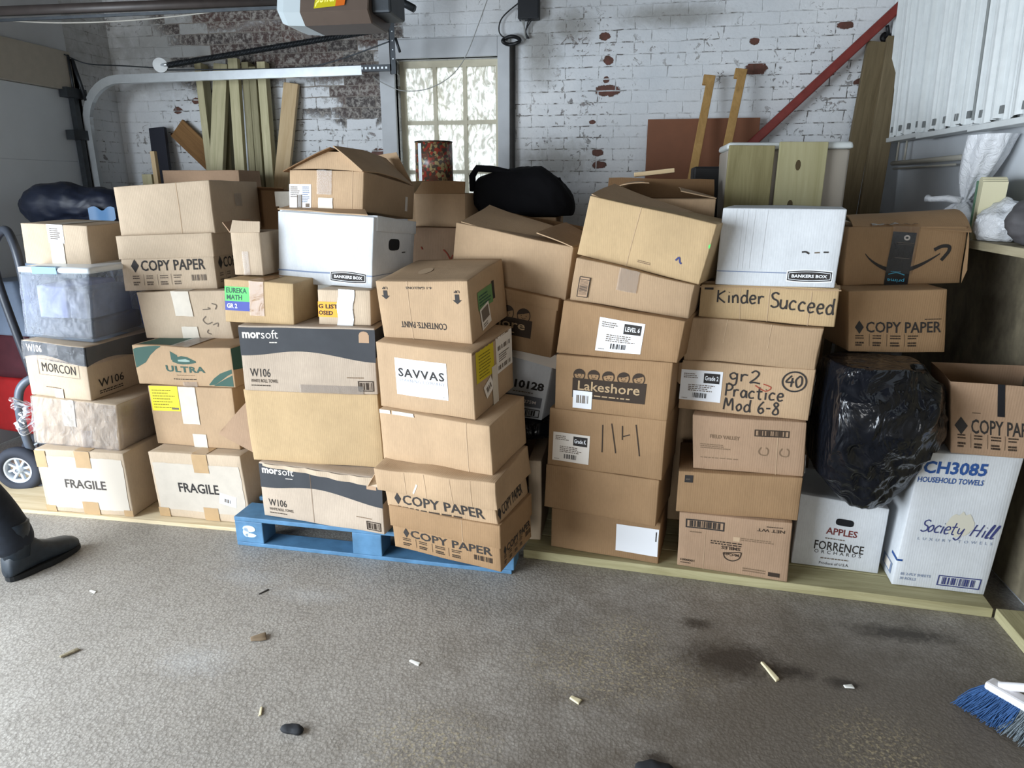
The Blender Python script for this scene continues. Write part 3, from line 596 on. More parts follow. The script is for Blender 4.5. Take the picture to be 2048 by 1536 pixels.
# timber deck on the floor
root = empty('timber_deck', Matrix.Translation((-.385, 2.531, 0)) @ Matrix.Rotation(math.atan2(2.402 - 2.531, 1.352 + .385), 4, 'Z'))
tag(root, 'low deck of pale treated timber under the right hand boxes', 'deck')
for i in range(6):
    mb = MB(); mb.box((0, .145 * i, 0), (1.742, .145 * i + .140, .038), deckwood, bev=.003); mb.build('plank', root)
# thin panel on the floor under the left stacks
mb = MB(); mb.box((-3.35, 2.535, .0), (-1.66, 3.3, .018), lumber('thin_plywood', (224, 208, 176), (190, 168, 130), .6, 'X'), bev=.002)
tag(mb.build('plywood_sheet'), 'thin pale plywood sheet on the floor under the two left stacks', 'board')

# blue pallet
pb = plain('blue_pallet_paint', (80, 122, 156), .6, var=.22, vscale=14); pbw = plain('white_splash_paint', (200, 220, 240), .6)
root = empty('pallet', Matrix.Translation((-1.63, 2.425, 0)) @ Matrix.Rotation(math.atan2(2.392 - 2.425, 1.23), 4, 'Z')); tag(root, 'blue painted wooden pallet under the roll towel and paper boxes', 'pallet')
for y0, w_ in ((0, .14), (.20, .10), (.36, .10), (.52, .10), (.68, .10), (.80, .10)):
    mb = MB(); mb.box((0, y0, .118), (1.22, y0 + w_, .138), pb, bev=.003); mb.build('deck_board', root)
for y0 in (0, .40, .80):
    mb = MB(); mb.box((0, y0 + .002, 0), (1.22, y0 + .10, .018), pb, bev=.003); mb.build('bottom_board', root)
for x0 in (0, .54, 1.10):
  for y0 in (.001, .40, .80):
    mb = MB(); mb.box((x0, y0, .018), (x0 + .13, y0 + .10, .118), pb, bev=.004)
    if x0 == 0 and y0 < .1:
        for q in ((.066, .085, .030, .016), (.07, .055, .026, .010), (.05, .068, .014, .022)):
            mb.add([(q[0] + q[2] * math.cos(t / 14 * 6.283) * (1 + .3 * noise.noise(Vector((t, q[0] * 90, 1)))), -.0006, q[1] + q[3] * math.sin(t / 14 * 6.283)) for t in range(14)], [list(range(14))], pbw)
    mb.build('block', root)
# ------------------------------------------------------------------ the piled cartons
KRAFT = (174, 147, 117); TAN = (182, 156, 119); PALE = (189, 170, 147); DEEP = (152, 122, 90); RUST = (162, 134, 109)
kraft, tan, pale, deep, rust = (cardboard(c) for c in (KRAFT, TAN, PALE, DEEP, RUST))
TAUPE = (176, 160, 143); taupe = cardboard(TAUPE)
white_card = cardboard((202, 205, 208), 'white_cardboard', .18)
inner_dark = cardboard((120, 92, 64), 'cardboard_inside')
CREASE = plain('cardboard_crease', (186, 160, 130), .8)
INK = plain('black_print', (44, 40, 38), .75); GREYINK = plain('grey_print', (112, 100, 88), .8); FAINT = plain('faint_print', (122, 100, 78), .8)
BAND = plain('charcoal_print', (52, 54, 58), .7, var=.12, vscale=12); NAVY = plain('navy_print', (52, 58, 110), .7)
SLATE = plain('slate_blue_print', (120, 134, 160), .7)
GREEN = plain('dark_green_print', (52, 84, 74), .7); WHITEP = plain('white_paper', (232, 234, 238), .6); CREAM = plain('cream_paper', (226, 218, 204), .7)
OFFW = plain('white_print', (222, 214, 204), .7); YEL = plain('yellow_sticker', (222, 208, 32), .55); ORANGE = plain('orange_sticker', (240, 160, 30), .55)
LIME = plain('green_sticker', (84, 200, 96), .55); BLUEST = plain('blue_sticker', (52, 66, 150), .55); BLUE = plain('blue_print', (40, 78, 140), .7)
GREENST = plain('leaf_green_sticker', (96, 136, 84), .55); BROWNP = plain('brown_print', (54, 42, 32), .8); MAROON = plain('maroon_print', (110, 46, 44), .7)
REDP = plain('red_marker', (150, 60, 40), .7); BLACK = plain('black_tape', (24, 25, 30), .25, spec=.6); CYAN = plain('light_blue_print', (70, 160, 190), .6)
PTAPE = plain('paper_tape', (206, 196, 180), .45, var=.06); CTAPE = glossy_film('clear_tape', (214, 206, 196), .16, .15, .35, 13)
KTAPE = plain('brown_tape', (176, 146, 108), .35, var=.06); FILM = glossy_film('stretch_film', (236, 238, 242), .06, .10, 1.0, 16)
HOLE = plain('hand_hole_shadow', (20, 20, 24), .9)
PILE = 'cardboard boxes piled in the garage'

class Box:
    def __init__(self, key, name, label, mat, amp=.003, skip='', cat='box', K8=None):
        k = [Vector(p) for p in (K8 or K[key])]
        o = (k[0] + k[1] + k[2] + k[3]) / 4; o.z = min(q.z for q in k[:4])
        ex = k[1] - k[0]; ex.z = 0
        self.M = frame(o, ex); inv = self.M.inverted()
        self.hx = Hexa([inv @ q for q in k], amp, (sum(map(ord, key)) % 97) + 1)
        self.root = empty(name, self.M); tag(self.root, label, cat, PILE)
        self.mat = mat; self.mb = MB(); self.hx.body(self.mb, mat, skip=skip)
        self.F = Face(self.hx, 'F'); self.Rt = Face(self.hx, 'R'); self.Lf = Face(self.hx, 'L')
    def done(self, name='carton'):
        return self.mb.build(name, self.root)
    def sticker(self, fc, a0, b0, a1, b1, mat, draw=None, rot=0, name='sticker', label=None, off=.0012, step=.02, rag=0):
        s = Face(self.hx, fc, a0, b0, a1, b1, rot, off + .2 * self.hx.amp); mb = MB(); s.rect(mb, 0, 0, 1, 1, mat, off=-.0003, step=step, rag=rag)
        if draw: draw(s, mb)
        o = mb.build(name, self.root)
        if label: o['label'] = label
        return o
    def tape(self, fc, a0, b0, a1, b1, mat, rag=.01, over_top=0, label=None):
        s = Face(self.hx, fc, a0, b0, a1, b1, 0, .0016 + .25 * self.hx.amp); mb = MB(); s.rect(mb, 0, 0, 1, 1, mat, step=.015, rag=rag)
        if over_top:
            t = Face(self.hx, 'T', a0, 0, a1, over_top, 0, .0014); t.rect(mb, 0, 0, 1, 1, mat, step=.03)
        o = mb.build('tape', self.root)
        if label: o['label'] = label
        return o
    def lid(self, h, over=.006, mat=None, draw=None, amp=None):
        k = self.hx.K; w = 1 - h / self.hx.H
        lo = [k[i] * (1 - w) + k[i + 4] * w for i in range(4)]; hi = [q.copy() for q in k[4:]]
        c = (lo[0] + lo[1] + lo[2] + lo[3]) / 4
        for q in lo + hi:
            d = q - c; q.x += math.copysign(over, d.x); q.y += math.copysign(over, d.y)
        for q in hi: q.z += .004
        hx = Hexa(lo + hi, self.hx.amp if amp is None else amp, 3); hx.seed = self.hx.seed; mb = MB(); hx.body(mb, mat or self.mat, skip='D')
        if draw: draw(Face(hx, 'F'), Face(hx, 'R'), mb)
        mb.build('lid', self.root); return hx
    def slab(self, name, pts, mat, t=.004, bend=0, n=8):
        """a cardboard flap with real thickness between four points (local)"""
        p = [Vector(q) for q in pts]; nn = (p[1] - p[0]).cross(p[3] - p[0]).normalized(); mb = MB()
        def top(s, u):
            q = (p[0] * (1 - s) + p[1] * s) * (1 - u) + (p[3] * (1 - s) + p[2] * s) * u
            return q + noise.noise_vector(q * 6 + self.hx.seed) * .006 + nn * (bend * 4 * u * (1 - u))
        mb.grid(lambda s, u: top(s, u) + nn * t / 2, n, n, mat); mb.grid(lambda s, u: top(1 - s, u) - nn * t / 2, n, n, mat)
        for (a, b) in (((0, 0), (1, 0)), ((1, 0), (1, 1)), ((1, 1), (0, 1)), ((0, 1), (0, 0))):
            mb.grid(lambda s, u: top(a[0] + (b[0] - a[0]) * s, a[1] + (b[1] - a[1]) * s) + nn * t * (u - .5), n, 1, mat)
        return mb.build(name, self.root)

# ---- leftmost stack
b = Box('A1', 'cardboard_box', 'brown box reading FRAGILE on a white sheet, bottom of the leftmost stack', pale)
b.done()
def d(s, mb):
    s.text(mb, 'FRAGILE', .26, .40, .76, .57, plain('faded_black_print', (76, 70, 66), .8), .02)
b.sticker('F', .04, .08, .97, .90, plain('buff_paper', (200, 190, 176), .75), d, rag=.006, name='paper_sheet')
b.tape('F', .45, .74, .62, 1, KTAPE, over_top=.5); b.tape('F', .44, 0, .62, .20, KTAPE); b.tape('F', .0, .72, .12, .98, KTAPE); b.tape('F', .0, 0, .12, .10, KTAPE); b.tape('F', .9, 0, 1, .10, KTAPE)

b = Box('A2', 'cardboard_box', 'brown box wrapped in clear shiny stretch film above the left FRAGILE box', pale, .006)
b.Rt.lines(b.mb, .5, .5, .85, .75, FAINT, 3, 4); b.done()
b.tape('F', .36, .45, .5, 1, PTAPE, .03); b.tape('F', .55, .0, .68, .4, CTAPE, .03)
def film(b, amp=.007, f=14, w0=0.0, w1=1.0):
    mb = MB()
    def off(fc, a, c):
        p = b.hx.Q(fc, a, c); return .006 + abs(noise.noise(p * f)) * amp * 2
    for fc in 'FRL':
        mb.grid(lambda s, t, fc=fc: b.hx.S(fc, s, w0 + (w1 - w0) * t, off(fc, s, w0 + (w1 - w0) * t)), 30, 16, FILM)
    mb.build('stretch_film', b.root)
film(b)
mb = MB()
for k in range(3):
    z = .06 + .05 * k
    mb.grid(lambda s, t: Vector((-b.hx.W / 2 - .004 - .05 * s + .015 * math.sin(9 * t + k), -b.hx.D / 2 - .01 + .03 * math.sin(5 * s + 3 * k), z + .05 * t + .03 * s * math.sin(7 * s + k))), 8, 8, FILM)
mb.build('loose_film', b.root)

b = Box('A3', 'cardboard_box', 'torn paper towel box with dark top band, under the clear bin', pale, .006)
w = [(i / 16, .70 + .05 * math.sin(i / 16 * 5), .985) for i in range(17)]
b.F.band(b.mb, w, BAND); b.F.text(b.mb, 'W106', .05, .80, .30, .94, OFFW, .03)
b.F.text(b.mb, 'MORCON', .26, .46, .80, .62, INK, .0); b.F.lines(b.mb, .4, .66, .8, .69, GREYINK, 1, 2)
for r_ in ((.2, .40, .86, .405), (.2, .68, .86, .685), (.2, .40, .205, .68), (.855, .40, .86, .68)): b.F.rect(b.mb, *r_, GREYINK, .0004)
b.F.lines(b.mb, .28, .18, .62, .21, FAINT, 1, 3)
b.Rt.band(b.mb, [(i / 16, .60 + .12 * math.sin(i / 16 * 4 + .3), .985) for i in range(17)], BAND)
b.Rt.text(b.mb, 'W106', .12, .20, .48, .36, INK, .01); b.Rt.lines(b.mb, .12, .08, .5, .16, INK, 2, 5)
b.done(); b.tape('F', .40, .78, .56, 1, CTAPE, .02); b.tape('F', .42, 0, .56, .18, PTAPE, .01); film(b, .005, 16, .66, 1.0)

# clear tote with its lid and what is in it
bin_plastic = glossy_film('clear_bin_plastic', (214, 226, 238), .16, .14, .8, 10)
bin_rim = plain('frosted_white_plastic', (226, 234, 240), .3, spec=.6); bin_latch = plain('blue_plastic_latch', (86, 160, 206), .35, spec=.5)
k = [Vector(p) for p in K['A4']]; c = sum(k[:4], Vector()) / 4
for i in range(4): k[i] = k[i] + (k[i] - c) * .0
b = Box('A4', 'storage_bin', 'clear plastic storage bin with white lid rim and blue latch', bin_plastic, .002, skip='T', cat='bin', K8=k)
b.done('bin_body')
hx = b.hx; mb = MB(); kk = hx.K; cz = max(q.z for q in kk[4:])
lo = [Vector((q.x * 1.05, q.y * 1.04, cz - .025)) for q in kk[4:]]; hi = [Vector((q.x * 1.06, q.y * 1.05, cz + .003)) for q in kk[4:]]
lh = Hexa(lo + hi, .001, 3); lh.body(mb, bin_rim, r=.012); mb.build('lid', b.root)
mb = MB(); mb.grid(lambda s, t: lh.S('F', .22 + .34 * s, -.05 + 1.1 * t, .004), 10, 4, bin_latch); mb.grid(lambda s, t: lh.S('T', .22 + .34 * s, .0 + .08 * t, .003), 10, 3, bin_latch)
mb.build('latch', b.root)['label'] = 'blue latch'
film(b, .005, 12, .05, .9)
bc = b.M
grey_cloth = plain('grey_cloth', (126, 132, 146), .8, var=.15); lilac = plain('lilac_cloth', (150, 158, 196), .8, var=.1); dark_cloth = plain('dark_grey_cloth', (70, 72, 80), .8, var=.2)
bot = .004
for (x0, x1, y0, y1, z0, z1, m_, lab) in ((-.14, .13, -.17, .17, bot, .095, dark_cloth, 'dark grey folded bundle at the bottom of the clear bin'),
                                   (-.135, .02, -.16, .16, .098, .25, lilac, 'lilac folded bundle on the left in the clear bin'),
                                   (.03, .13, -.165, .12, .098, .235, grey_cloth, 'pale grey stack of folders on the right in the clear bin')):
    mb = MB(); h = Hexa([(x0, y0, z0), (x1, y0, z0), (x1, y1, z0), (x0, y1, z0), (x0 + .01, y0, z1), (x1, y0, z1 - .01), (x1, y1, z1), (x0, y1, z1)], .006, 5); h.body(mb, m_, r=.01)
    o = mb.build('folded_bundle', None, bc @ Matrix.Translation((hx.K[0].x * 0, 0, 0))); tag(o, lab, 'bundle', 'bundles in the clear bin')

b = Box('A5', 'cardboard_box', 'small taped box on the lid of the clear plastic bin', pale)
b.done(); b.tape('F', .42, 0, .62, .6, PTAPE, over_top=.9)
b.sticker('F', .40, .55, .64, 1.0, WHITEP, lambda s, mb: s.lines(mb, .15, .2, .85, .85, GREYINK, 6, 4))

# ---- second stack
b = Box('B1', 'cardboard_box', 'brown FRAGILE box with small white tag, bottom of the second stack', pale)
b.done()
b.sticker('F', .03, .12, .97, .84, plain('grey_paper', (190, 180, 166), .7, var=.05), lambda s, mb: s.text(mb, 'FRAGILE', .26, .40, .72, .60, INK, .02), rag=.006, name='paper_sheet')
b.tape('F', .48, .72, .64, 1, KTAPE, over_top=.8); b.tape('F', .50, 0, .66, .2, KTAPE); b.tape('F', 0, 0, .12, .14, KTAPE)
b.sticker('F', .70, .26, .88, .42, WHITEP, lambda s, mb: s.bars(mb, .3, .25, .7, .6, GREYINK, 10), rot=-12, off=.0022)

b = Box('B2', 'cardboard_box', 'tan box with big yellow sticker at its top left corner', kraft)
b.done(); b.tape('F', .37, .38, .57, 1, PTAPE); b.tape('F', .46, 0, .62, .22, PTAPE)
def d(s, mb):
    s.lines(mb, .08, .12, .9, .92, plain('olive_print', (130, 120, 30), .7), 7, 9, fill=.35); s.rect(mb, .7, .06, .95, .14, GREYINK, .0006)
b.sticker('F', .02, .58, .36, 1.0, YEL, d)

b = Box('B3', 'cardboard_box', 'box printed with dark green swooshes and leaf emblem in the second stack', kraft, .005)
F_ = b.F
F_.band(b.mb, [(.01, .42, .9), (.05, .47, .93), (.12, .56, .96), (.18, .75, .975), (.25, .9, .985), (.3, .97, .985)], GREEN)
F_.band(b.mb, [(.74, .03, .06), (.8, .05, .22), (.87, .17, .35), (.94, .30, .42), (.985, .36, .46)], GREEN)
F_.band(b.mb, [(.79, .02, .03), (.86, .03, .14), (.93, .03, .24), (.985, .03, .31)], GREEN)
F_.text(b.mb, 'ULTRA', .32, .36, .72, .52, GREEN, .03, spacing=1.1)
F_.band(b.mb, [(.40, .62, .70), (.45, .58, .74), (.5, .57, .78), (.56, .58, .76), (.64, .62, .66)], GREEN)
F_.band(b.mb, [(.39, .66, .88), (.42, .70, .84), (.46, .74, .79)], GREEN); F_.band(b.mb, [(.46, .64, .68), (.54, .64, .71), (.58, .65, .68)], plain('pale_green_print', (150, 170, 160), .7), .0008)
F_.lines(b.mb, .42, .28, .68, .31, FAINT, 1, 3); F_.lines(b.mb, .38, .17, .70, .22, BROWNP, 1, 4)
T = Face(b.hx, 'T'); T.band(b.mb, [(.03, .05, .9), (.3, .05, .8), (.42, .05, .5)], GREEN)
b.Rt.band(b.mb, [(i / 10, .45 - .2 * i / 10, .98) for i in range(11)], GREEN)
b.done(); b.tape('T', .40, 0, .58, .9, CTAPE); b.tape('F', .47, 0, .62, .12, CTAPE)

b = Box('B4', 'cardboard_box', 'tan box with two paper tapes and pencil scribble, below a lidded copy paper box', pale, .005)
for pts in ([(.72, .62), (.80, .63), (.78, .66)], [(.74, .48), (.70, .40), (.74, .32), (.80, .36)], [(.74, .20), (.72, .14), (.76, .10)], [(.83, .74), (.88, .70), (.86, .62)], [(.80, .30), (.86, .34), (.85, .26)]):
    b.F.stroke(b.mb, pts, .005, GREYINK)
b.done(); b.tape('F', .40, .48, .60, 1, PTAPE, over_top=.4); b.tape('F', .44, 0, .62, .26, PTAPE, .025)
b.sticker('L', .7, .3, 1, .95, plain('blue_label', (70, 96, 170), .5))

def copy_paper(Fc, mb, ink, a0=.10, a1=.90, b0=.40, b1=.66, table=True, bars=True, faded=None):
    f2 = faded or ink; w = (a1 - a0)
    dx = .055 * w / .8; cx = a0 + dx; cy = (b0 + b1) / 2; hh = (b1 - b0) * .62; ww = hh * Fc.h / Fc.w * .62
    Fc.poly(mb, [(cx - ww, cy), (cx, cy - hh), (cx + ww, cy), (cx, cy + hh)], ink, .0006)
    Fc.text(mb, 'COPY PAPER', cx + ww * 1.5, b0, a1, b1, ink, .015)
    if table:
        n = 4; s0 = a0 + .02; sw = w * (.72 if bars else .8) / n
        for i in range(n):
            Fc.lines(mb, s0 + i * sw, .22, s0 + i * sw + sw * .66, .30, f2, 2, i + 3); Fc.lines(mb, s0 + i * sw, .10, s0 + i * sw + sw * .6, .18, f2, 2, i + 9, fill=.7)
            if i: Fc.rect(mb, s0 + i * sw - sw * .2, .10, s0 + i * sw - sw * .18, .30, f2, .0005)
        if bars: Fc.bars(mb, a1 - .2 * w, .16, a1, .27, f2, 14)
b = Box('B5', 'copy_paper_box', 'lidded COPY PAPER box second from the top of the tall left stack', pale)
H_ = b.hx.H
copy_paper(b.F, b.mb, INK, .09, .90, .36, .56, faded=GREYINK); copy_paper(b.Rt, b.mb, INK, .06, .94, .36, .56, faded=GREYINK); b.done(); b.lid(.105)

b = Box('B6', 'cardboard_box', 'large plain tan box topping the tall left stack', pale)
b.F.rect(b.mb, .655, 0, .66, 1, CREASE, .0004); b.done(); b.tape('R', .45, .5, .6, .75, CTAPE)

# ---- stack on the left of the blue pallet
def morsoft(b):
    F_ = b.F
    F_.band(b.mb, [(i / 24, .60 + .055 * math.sin(i / 24 * 6.0 + 4.9) - .06 * (i / 24), .975) for i in range(25)], BAND)
    F_.text(b.mb, 'mor', .025, .81, .16, .905, OFFW, .035); F_.text(b.mb, 'soft', .163, .81, .29, .94, OFFW, .0)
    F_.lines(b.mb, .22, .745, .30, .775, OFFW, 1, 3)
    F_.text(b.mb, 'W106', .055, .22, .205, .35, INK, .0); F_.text(b.mb, 'WHITE ROLL TOWEL', .055, .135, .26, .185, BROWNP, .01); F_.lines(b.mb, .055, .08, .22, .11, BROWNP, 1, 5)
    F_.bars(b.mb, .86, .05, .975, .21, BROWNP, 9, frame=.004); F_.lines(b.mb, .78, .25, .95, .28, FAINT, 1, 8)
    pts = [(.875 + .035 * math.cos(t / 12 * 2 * math.pi) , .865 + .05 * math.sin(t / 12 * 2 * math.pi)) for t in range(12)]
    F_.rect(b.mb, .88, .78, .955, .90, KRAFT_M, .0006); F_.poly(b.mb, [(p[0] + .042, p[1] + .035) for p in pts], KRAFT_M, .0008)
    b.Rt.band(b.mb, [(i / 16, .55 + .06 * math.sin(i / 16 * 6), .975) for i in range(17)], BAND)
KRAFT_M = plain('roll_print', (176, 146, 118), .8)
b = Box('C1', 'cardboard_box', 'roll towel box with charcoal wave sitting directly on the blue pallet', taupe, .005)
morsoft(b); b.F.rect(b.mb, .425, .02, .428, .95, FAINT, .0009); b.done()
mb = MB(); Ft = Face(b.hx, 'F', 0, 0, 1, 1, 0, .002)
mb.grid(lambda s, t: Ft.p(.04 + .97 * s, 1.0 - .05 * t - .10 * s * t, .004 + .008 * abs(math.sin(17 * s))), 30, 4, pale); mb.build('torn_top_flap', b.root)
b = Box('C2', 'cardboard_box', 'wide plain yellowish tan box between the two roll towel boxes', tan, .006)
b.done()
h = b.hx
b.slab('side_flap', [h.K[0] + Vector((0, .01, .03)), h.K[4] + Vector((0, .01, -.06)), h.K[4] + Vector((-.13, .02, -.19)), h.K[4] + Vector((-.15, .03, -.21))], rust)
b = Box('C3', 'cardboard_box', 'roll towel box with charcoal wave in the middle of the pallet stack', taupe, .004)
morsoft(b); b.done(); b.tape('F', .42, .0, .9, .13, CTAPE)

b = Box('C4a', 'cardboard_box', 'small tan box with green and blue MATH GR 2 sticker', tan)
b.done()
s_ = b.sticker('F', .01, .50, .37, .84, LIME, lambda s, mb: (s.text(mb, 'EUREKA', .06, .56, .9, .92, GREEN, .02), s.text(mb, 'MATH', .08, .10, .7, .44, GREEN, .02)))
b.sticker('F', .01, .28, .37, .50, BLUEST, lambda s, mb: s.text(mb, 'GR 2', .08, .25, .5, .75, WHITEP, .03))
b.tape('F', .37, .18, .58, 1, glossy_film('brown_clear_tape', (168, 126, 84), .5, .15, .35, 13), over_top=.8)
b = Box('C4b', 'cardboard_box', 'small box with orange LIST label and crumpled white tape', pale)
b.done()
b.sticker('F', .0, .22, .42, .66, ORANGE, lambda s, mb: (s.text(mb, 'G LIST', .02, .56, .92, .84, INK, .03), s.text(mb, 'OSED', .02, .14, .68, .42, INK, .03)))
mb = MB(); t_ = Face(b.hx, 'F', .38, -.02, .68, 1.02, -3, .0025)
mb.grid(lambda s, t: t_.p(s + .05 * math.sin(9 * t), t, .006 * abs(noise.noise(Vector((s * 7, t * 14, 2))))), 14, 24, plain('shiny_white_tape', (232, 238, 244), .2, spec=.7)); mb.build('tape', b.root)

def badge(F_, mb, a0, b0, a1, b1):
    n = 10
    def curve(o, m_, off):
        F_.band(mb, [(a0 - o + (a1 - a0 + 2 * o) * i / n, b0 + (b1 - b0) * .12 * (1 - math.sin(math.pi * i / n)) - o * 1.6, b1 - (b1 - b0) * .12 * (1 - math.sin(math.pi * i / n)) + o * 1.6) for i in range(n + 1)], m_, off)
    curve(.008, WHITEP, .0005); curve(0, INK, .0008); curve(-.009, WHITEP, .0010); curve(-.013, INK, .0012)
    F_.text(mb, 'BANKERS BOX', a0 + .1 * (a1 - a0), b0 + .36 * (b1 - b0), a1 - .1 * (a1 - a0), b1 - .36 * (b1 - b0), WHITEP, .03, off=.0016)
def hole(Fc, mb, ca, cb, wa, hb):
    pts = []
    for q in range(20):
        t = 2 * math.pi * q / 20; cx = math.copysign(abs(math.cos(t)) ** .4, math.cos(t)); sy = math.copysign(abs(math.sin(t)) ** .7, math.sin(t)); pts.append((ca + wa * cx, cb + hb * sy))
    Fc.poly(mb, pts, HOLE, .0007)
b = Box('C5', 'file_storage_box', 'white file box with dark badge on the left, below an open brown box', white_card)
b.F.rect(b.mb, 0, .17, .59, .19, SLATE, .0005); b.F.rect(b.mb, .94, .17, 1, .185, SLATE, .0005); badge(b.F, b.mb, .58, .06, .94, .215)
b.Rt.rect(b.mb, 0, .17, 1, .18, SLATE, .0005); hole(b.Rt, b.mb, .48, .62, .13, .09); b.Rt.lines(b.mb, .68, .48, .8, .52, INK, 1, 3)
b.done(); h = b.hx
mb = MB()
kk = h.K; lo = [kk[1] * .22 + kk[5] * .78, kk[2] * .22 + kk[6] * .78]
lid = Hexa([kk[0] * .22 + kk[4] * .78, lo[0], lo[1], kk[3] * .22 + kk[7] * .78, kk[4], kk[5], kk[6], kk[7]], .003, 3)
for q in lid.K:
    q.x += math.copysign(.006, q.x); q.z += .005
for q in (lid.K[0], lid.K[1], lid.K[4], lid.K[5]): q.y += .02
lid.body(mb, white_card, skip='D'); mb.build('lid', b.root)
b.slab('top_flap', [kk[4] + Vector((.0, .0, .008)), kk[5] + Vector((-.03, .0, .008)), kk[5] + Vector((-.12, .11, .03)), kk[4] + Vector((.03, .11, .03))], kraft)

b = Box('C6', 'cardboard_box', 'open topped brown box with shipping label, highest in the middle of the pile', kraft, .003)
b.F.rect(b.mb, .85, 0, .856, 1, CREASE, .0004); b.done(); h = b.hx; kk = h.K
rz = Vector((0, 0, .085))
fm = (kk[4] * .40 + kk[5] * .60); bm_ = (kk[7] * .5 + kk[6] * .5)
b.slab('left_flap', [kk[4] + Vector((-.02, -.02, -.006)), fm + rz + Vector((0, -.02, 0)), bm_ + rz, kk[7] + Vector((-.01, 0, 0))], inner_dark, bend=.008)
b.slab('right_flap', [kk[5] + Vector((.0, -.015, .002)), fm + rz + Vector((.01, -.012, .006)), bm_ + rz + Vector((.03, 0, .03)), kk[6] + Vector((.0, 0, .0))], kraft, bend=-.012)
b.slab('front_flap', [kk[4] + Vector((.01, .005, 0)), kk[5] + Vector((-.01, .005, 0)), fm + rz * .82 + Vector((.03, .02, 0)), fm + rz * .82 + Vector((-.05, .02, 0))], kraft)
b.slab('rear_flap', [kk[6] + Vector((.0, .0, .0)), kk[7], kk[7] + Vector((.10, .02, .12)), kk[6] + Vector((-.09, .02, .15))], kraft)
b.sticker('F', -.0, .05, .30, .66, WHITEP, lambda s, mb: (s.lines(mb, .06, .5, .5, .95, GREYINK, 6, 3), s.bars(mb, .35, .08, .62, .6, GREYINK, 7), s.lines(mb, .6, .3, .95, .95, SLATE, 9, 5), s.rect(mb, .75, .1, .93, .25, GREYINK)), name='shipping_label')
b.tape('F', .38, .42, .58, 1.0, CTAPE, .02); b.tape('F', .40, .02, .60, .34, PTAPE, .02)
b.sticker('R', .80, .2, .85, .62, OFFW)

# ---- stack at the front corner of the pallet
b = Box('D1', 'copy_paper_box', 'COPY PAPER box at the front corner of the blue pallet, lowest of its stack', deep, .004)
copy_paper(b.F, b.mb, INK, .07, .93, .32, .50, faded=BROWNP); copy_paper(b.Rt, b.mb, INK, .08, .95, .30, .46, faded=BROWNP); b.done()
b.lid(.085, draw=lambda f, r_, mb: f.rect(mb, .668, 0, .671, 1, CREASE, .0004))
b = Box('D2', 'copy_paper_box', 'crushed COPY PAPER box with buckled lid above another copy paper box', kraft, .010)
copy_paper(b.F, b.mb, INK, .05, .90, .12, .36, faded=BROWNP, table=False); b.F.lines(b.mb, .1, .02, .9, .09, BROWNP, 1, 4); copy_paper(b.Rt, b.mb, INK, .03, .8, .12, .36, table=False); b.done()
def d(f, r_, mb):
    f.stroke(mb, [(.31, .1), (.33, .3), (.35, .5)], .007, CREAM)
    for x in (.24, .42, .64, .8): f.rect(mb, x, .02, x + .004, .98, CREASE, .0004)
b.lid(.092, .020, draw=d, amp=.014); h = b.hx
b.slab('torn_corner', [h.K[4] + Vector((-.02, 0, -.02)), h.K[4] + Vector((-.02, .03, -.08)), h.K[4] + Vector((-.075, .02, -.10)), h.K[4] + Vector((-.05, .0, -.07))], kraft)
b = Box('D3', 'cardboard_box', 'plain brown box with torn white tape bits under the white labelled box', kraft, .004)
b.F.rect(b.mb, .795, 0, .80, 1, CREASE, .0004); b.done()
b.tape('F', 0.01, .93, .11, 1.0, PTAPE); b.tape('F', .13, .93, .33, 1.0, PTAPE, .02)
b = Box('D4', 'cardboard_box', 'brown box with large white company label, second from top at the pallet corner', kraft)
b.Rt.rect(b.mb, 0, .96, .9, .99, FAINT); b.done()
b.sticker('F', .20, .24, .74, .80, WHITEP, lambda s, mb: (s.text(mb, 'SAVVAS', .06, .50, .95, .74, INK, .022, spacing=1.15), s.text(mb, 'LEARNING COMPANY', .08, .37, .95, .46, plain('pale_grey_print', (150, 154, 166), .7), 0, spacing=1.2), s.lines(mb, .9, .06, .97, .09, GREYINK, 1, 3)))
b.sticker('R', .07, .50, .50, .97, plain('mustard_sticker', (196, 176, 28), .6), lambda s, mb: s.lines(mb, .15, .1, .85, .9, plain('olive_print', (130, 120, 30), .7), 8, 6, fill=.35))
b.sticker('R', .56, .42, .98, .98, OFFW, lambda s, mb: (s.bars(mb, .1, .62, .9, .74, GREYINK, 10), s.bars(mb, .1, .08, .9, .2, GREYINK, 10), s.lines(mb, .15, .3, .8, .55, GREYINK, 4, 2)))
b.tape('R', .43, 0, .57, .6, PTAPE); b.sticker('R', .24, .22, .44, .44, OFFW, lambda s, mb: s.bars(mb, .2, .3, .8, .7, GREYINK, 6), rot=24, off=.0024)
b = Box('D5', 'cardboard_box', 'upside down paint carton with arrows pointing down, top of the pallet corner stack', kraft, .005)
F_ = b.F
def arrow(F_, mb, ca, cb):
    w, h = .022, .05
    F_.poly(mb, [(ca - w, cb + h * 1.8), (ca - w, cb), (ca - 2.2 * w, cb), (ca, cb - h * 1.3), (ca + 2.2 * w, cb), (ca + w, cb), (ca + w, cb + h * 1.8)], INK, .0007)
    F_.text(mb, 'UP', ca - .03, cb + h * 2.2, ca + .03, cb + h * 3.1, INK, .02, flip=True)
arrow(F_, b.mb, .10, .75); arrow(F_, b.mb, .875, .70)
F_.text(b.mb, '4-1 GALLONS', .34, .875, .62, .915, INK, .01, flip=True); F_.text(b.mb, 'CONTENTS: PAINT', .235, .20, .74, .31, INK, .01, flip=True)
F_.rect(b.mb, .355, 0, .36, 1, CREASE, .0004)
T = Face(b.hx, 'T'); T.poly(b.mb, [(.36 + .07 * math.cos(q / 16 * 6.283), .42 + .12 * math.sin(q / 16 * 6.283)) for q in range(16)], CREASE, .0006)
b.done()
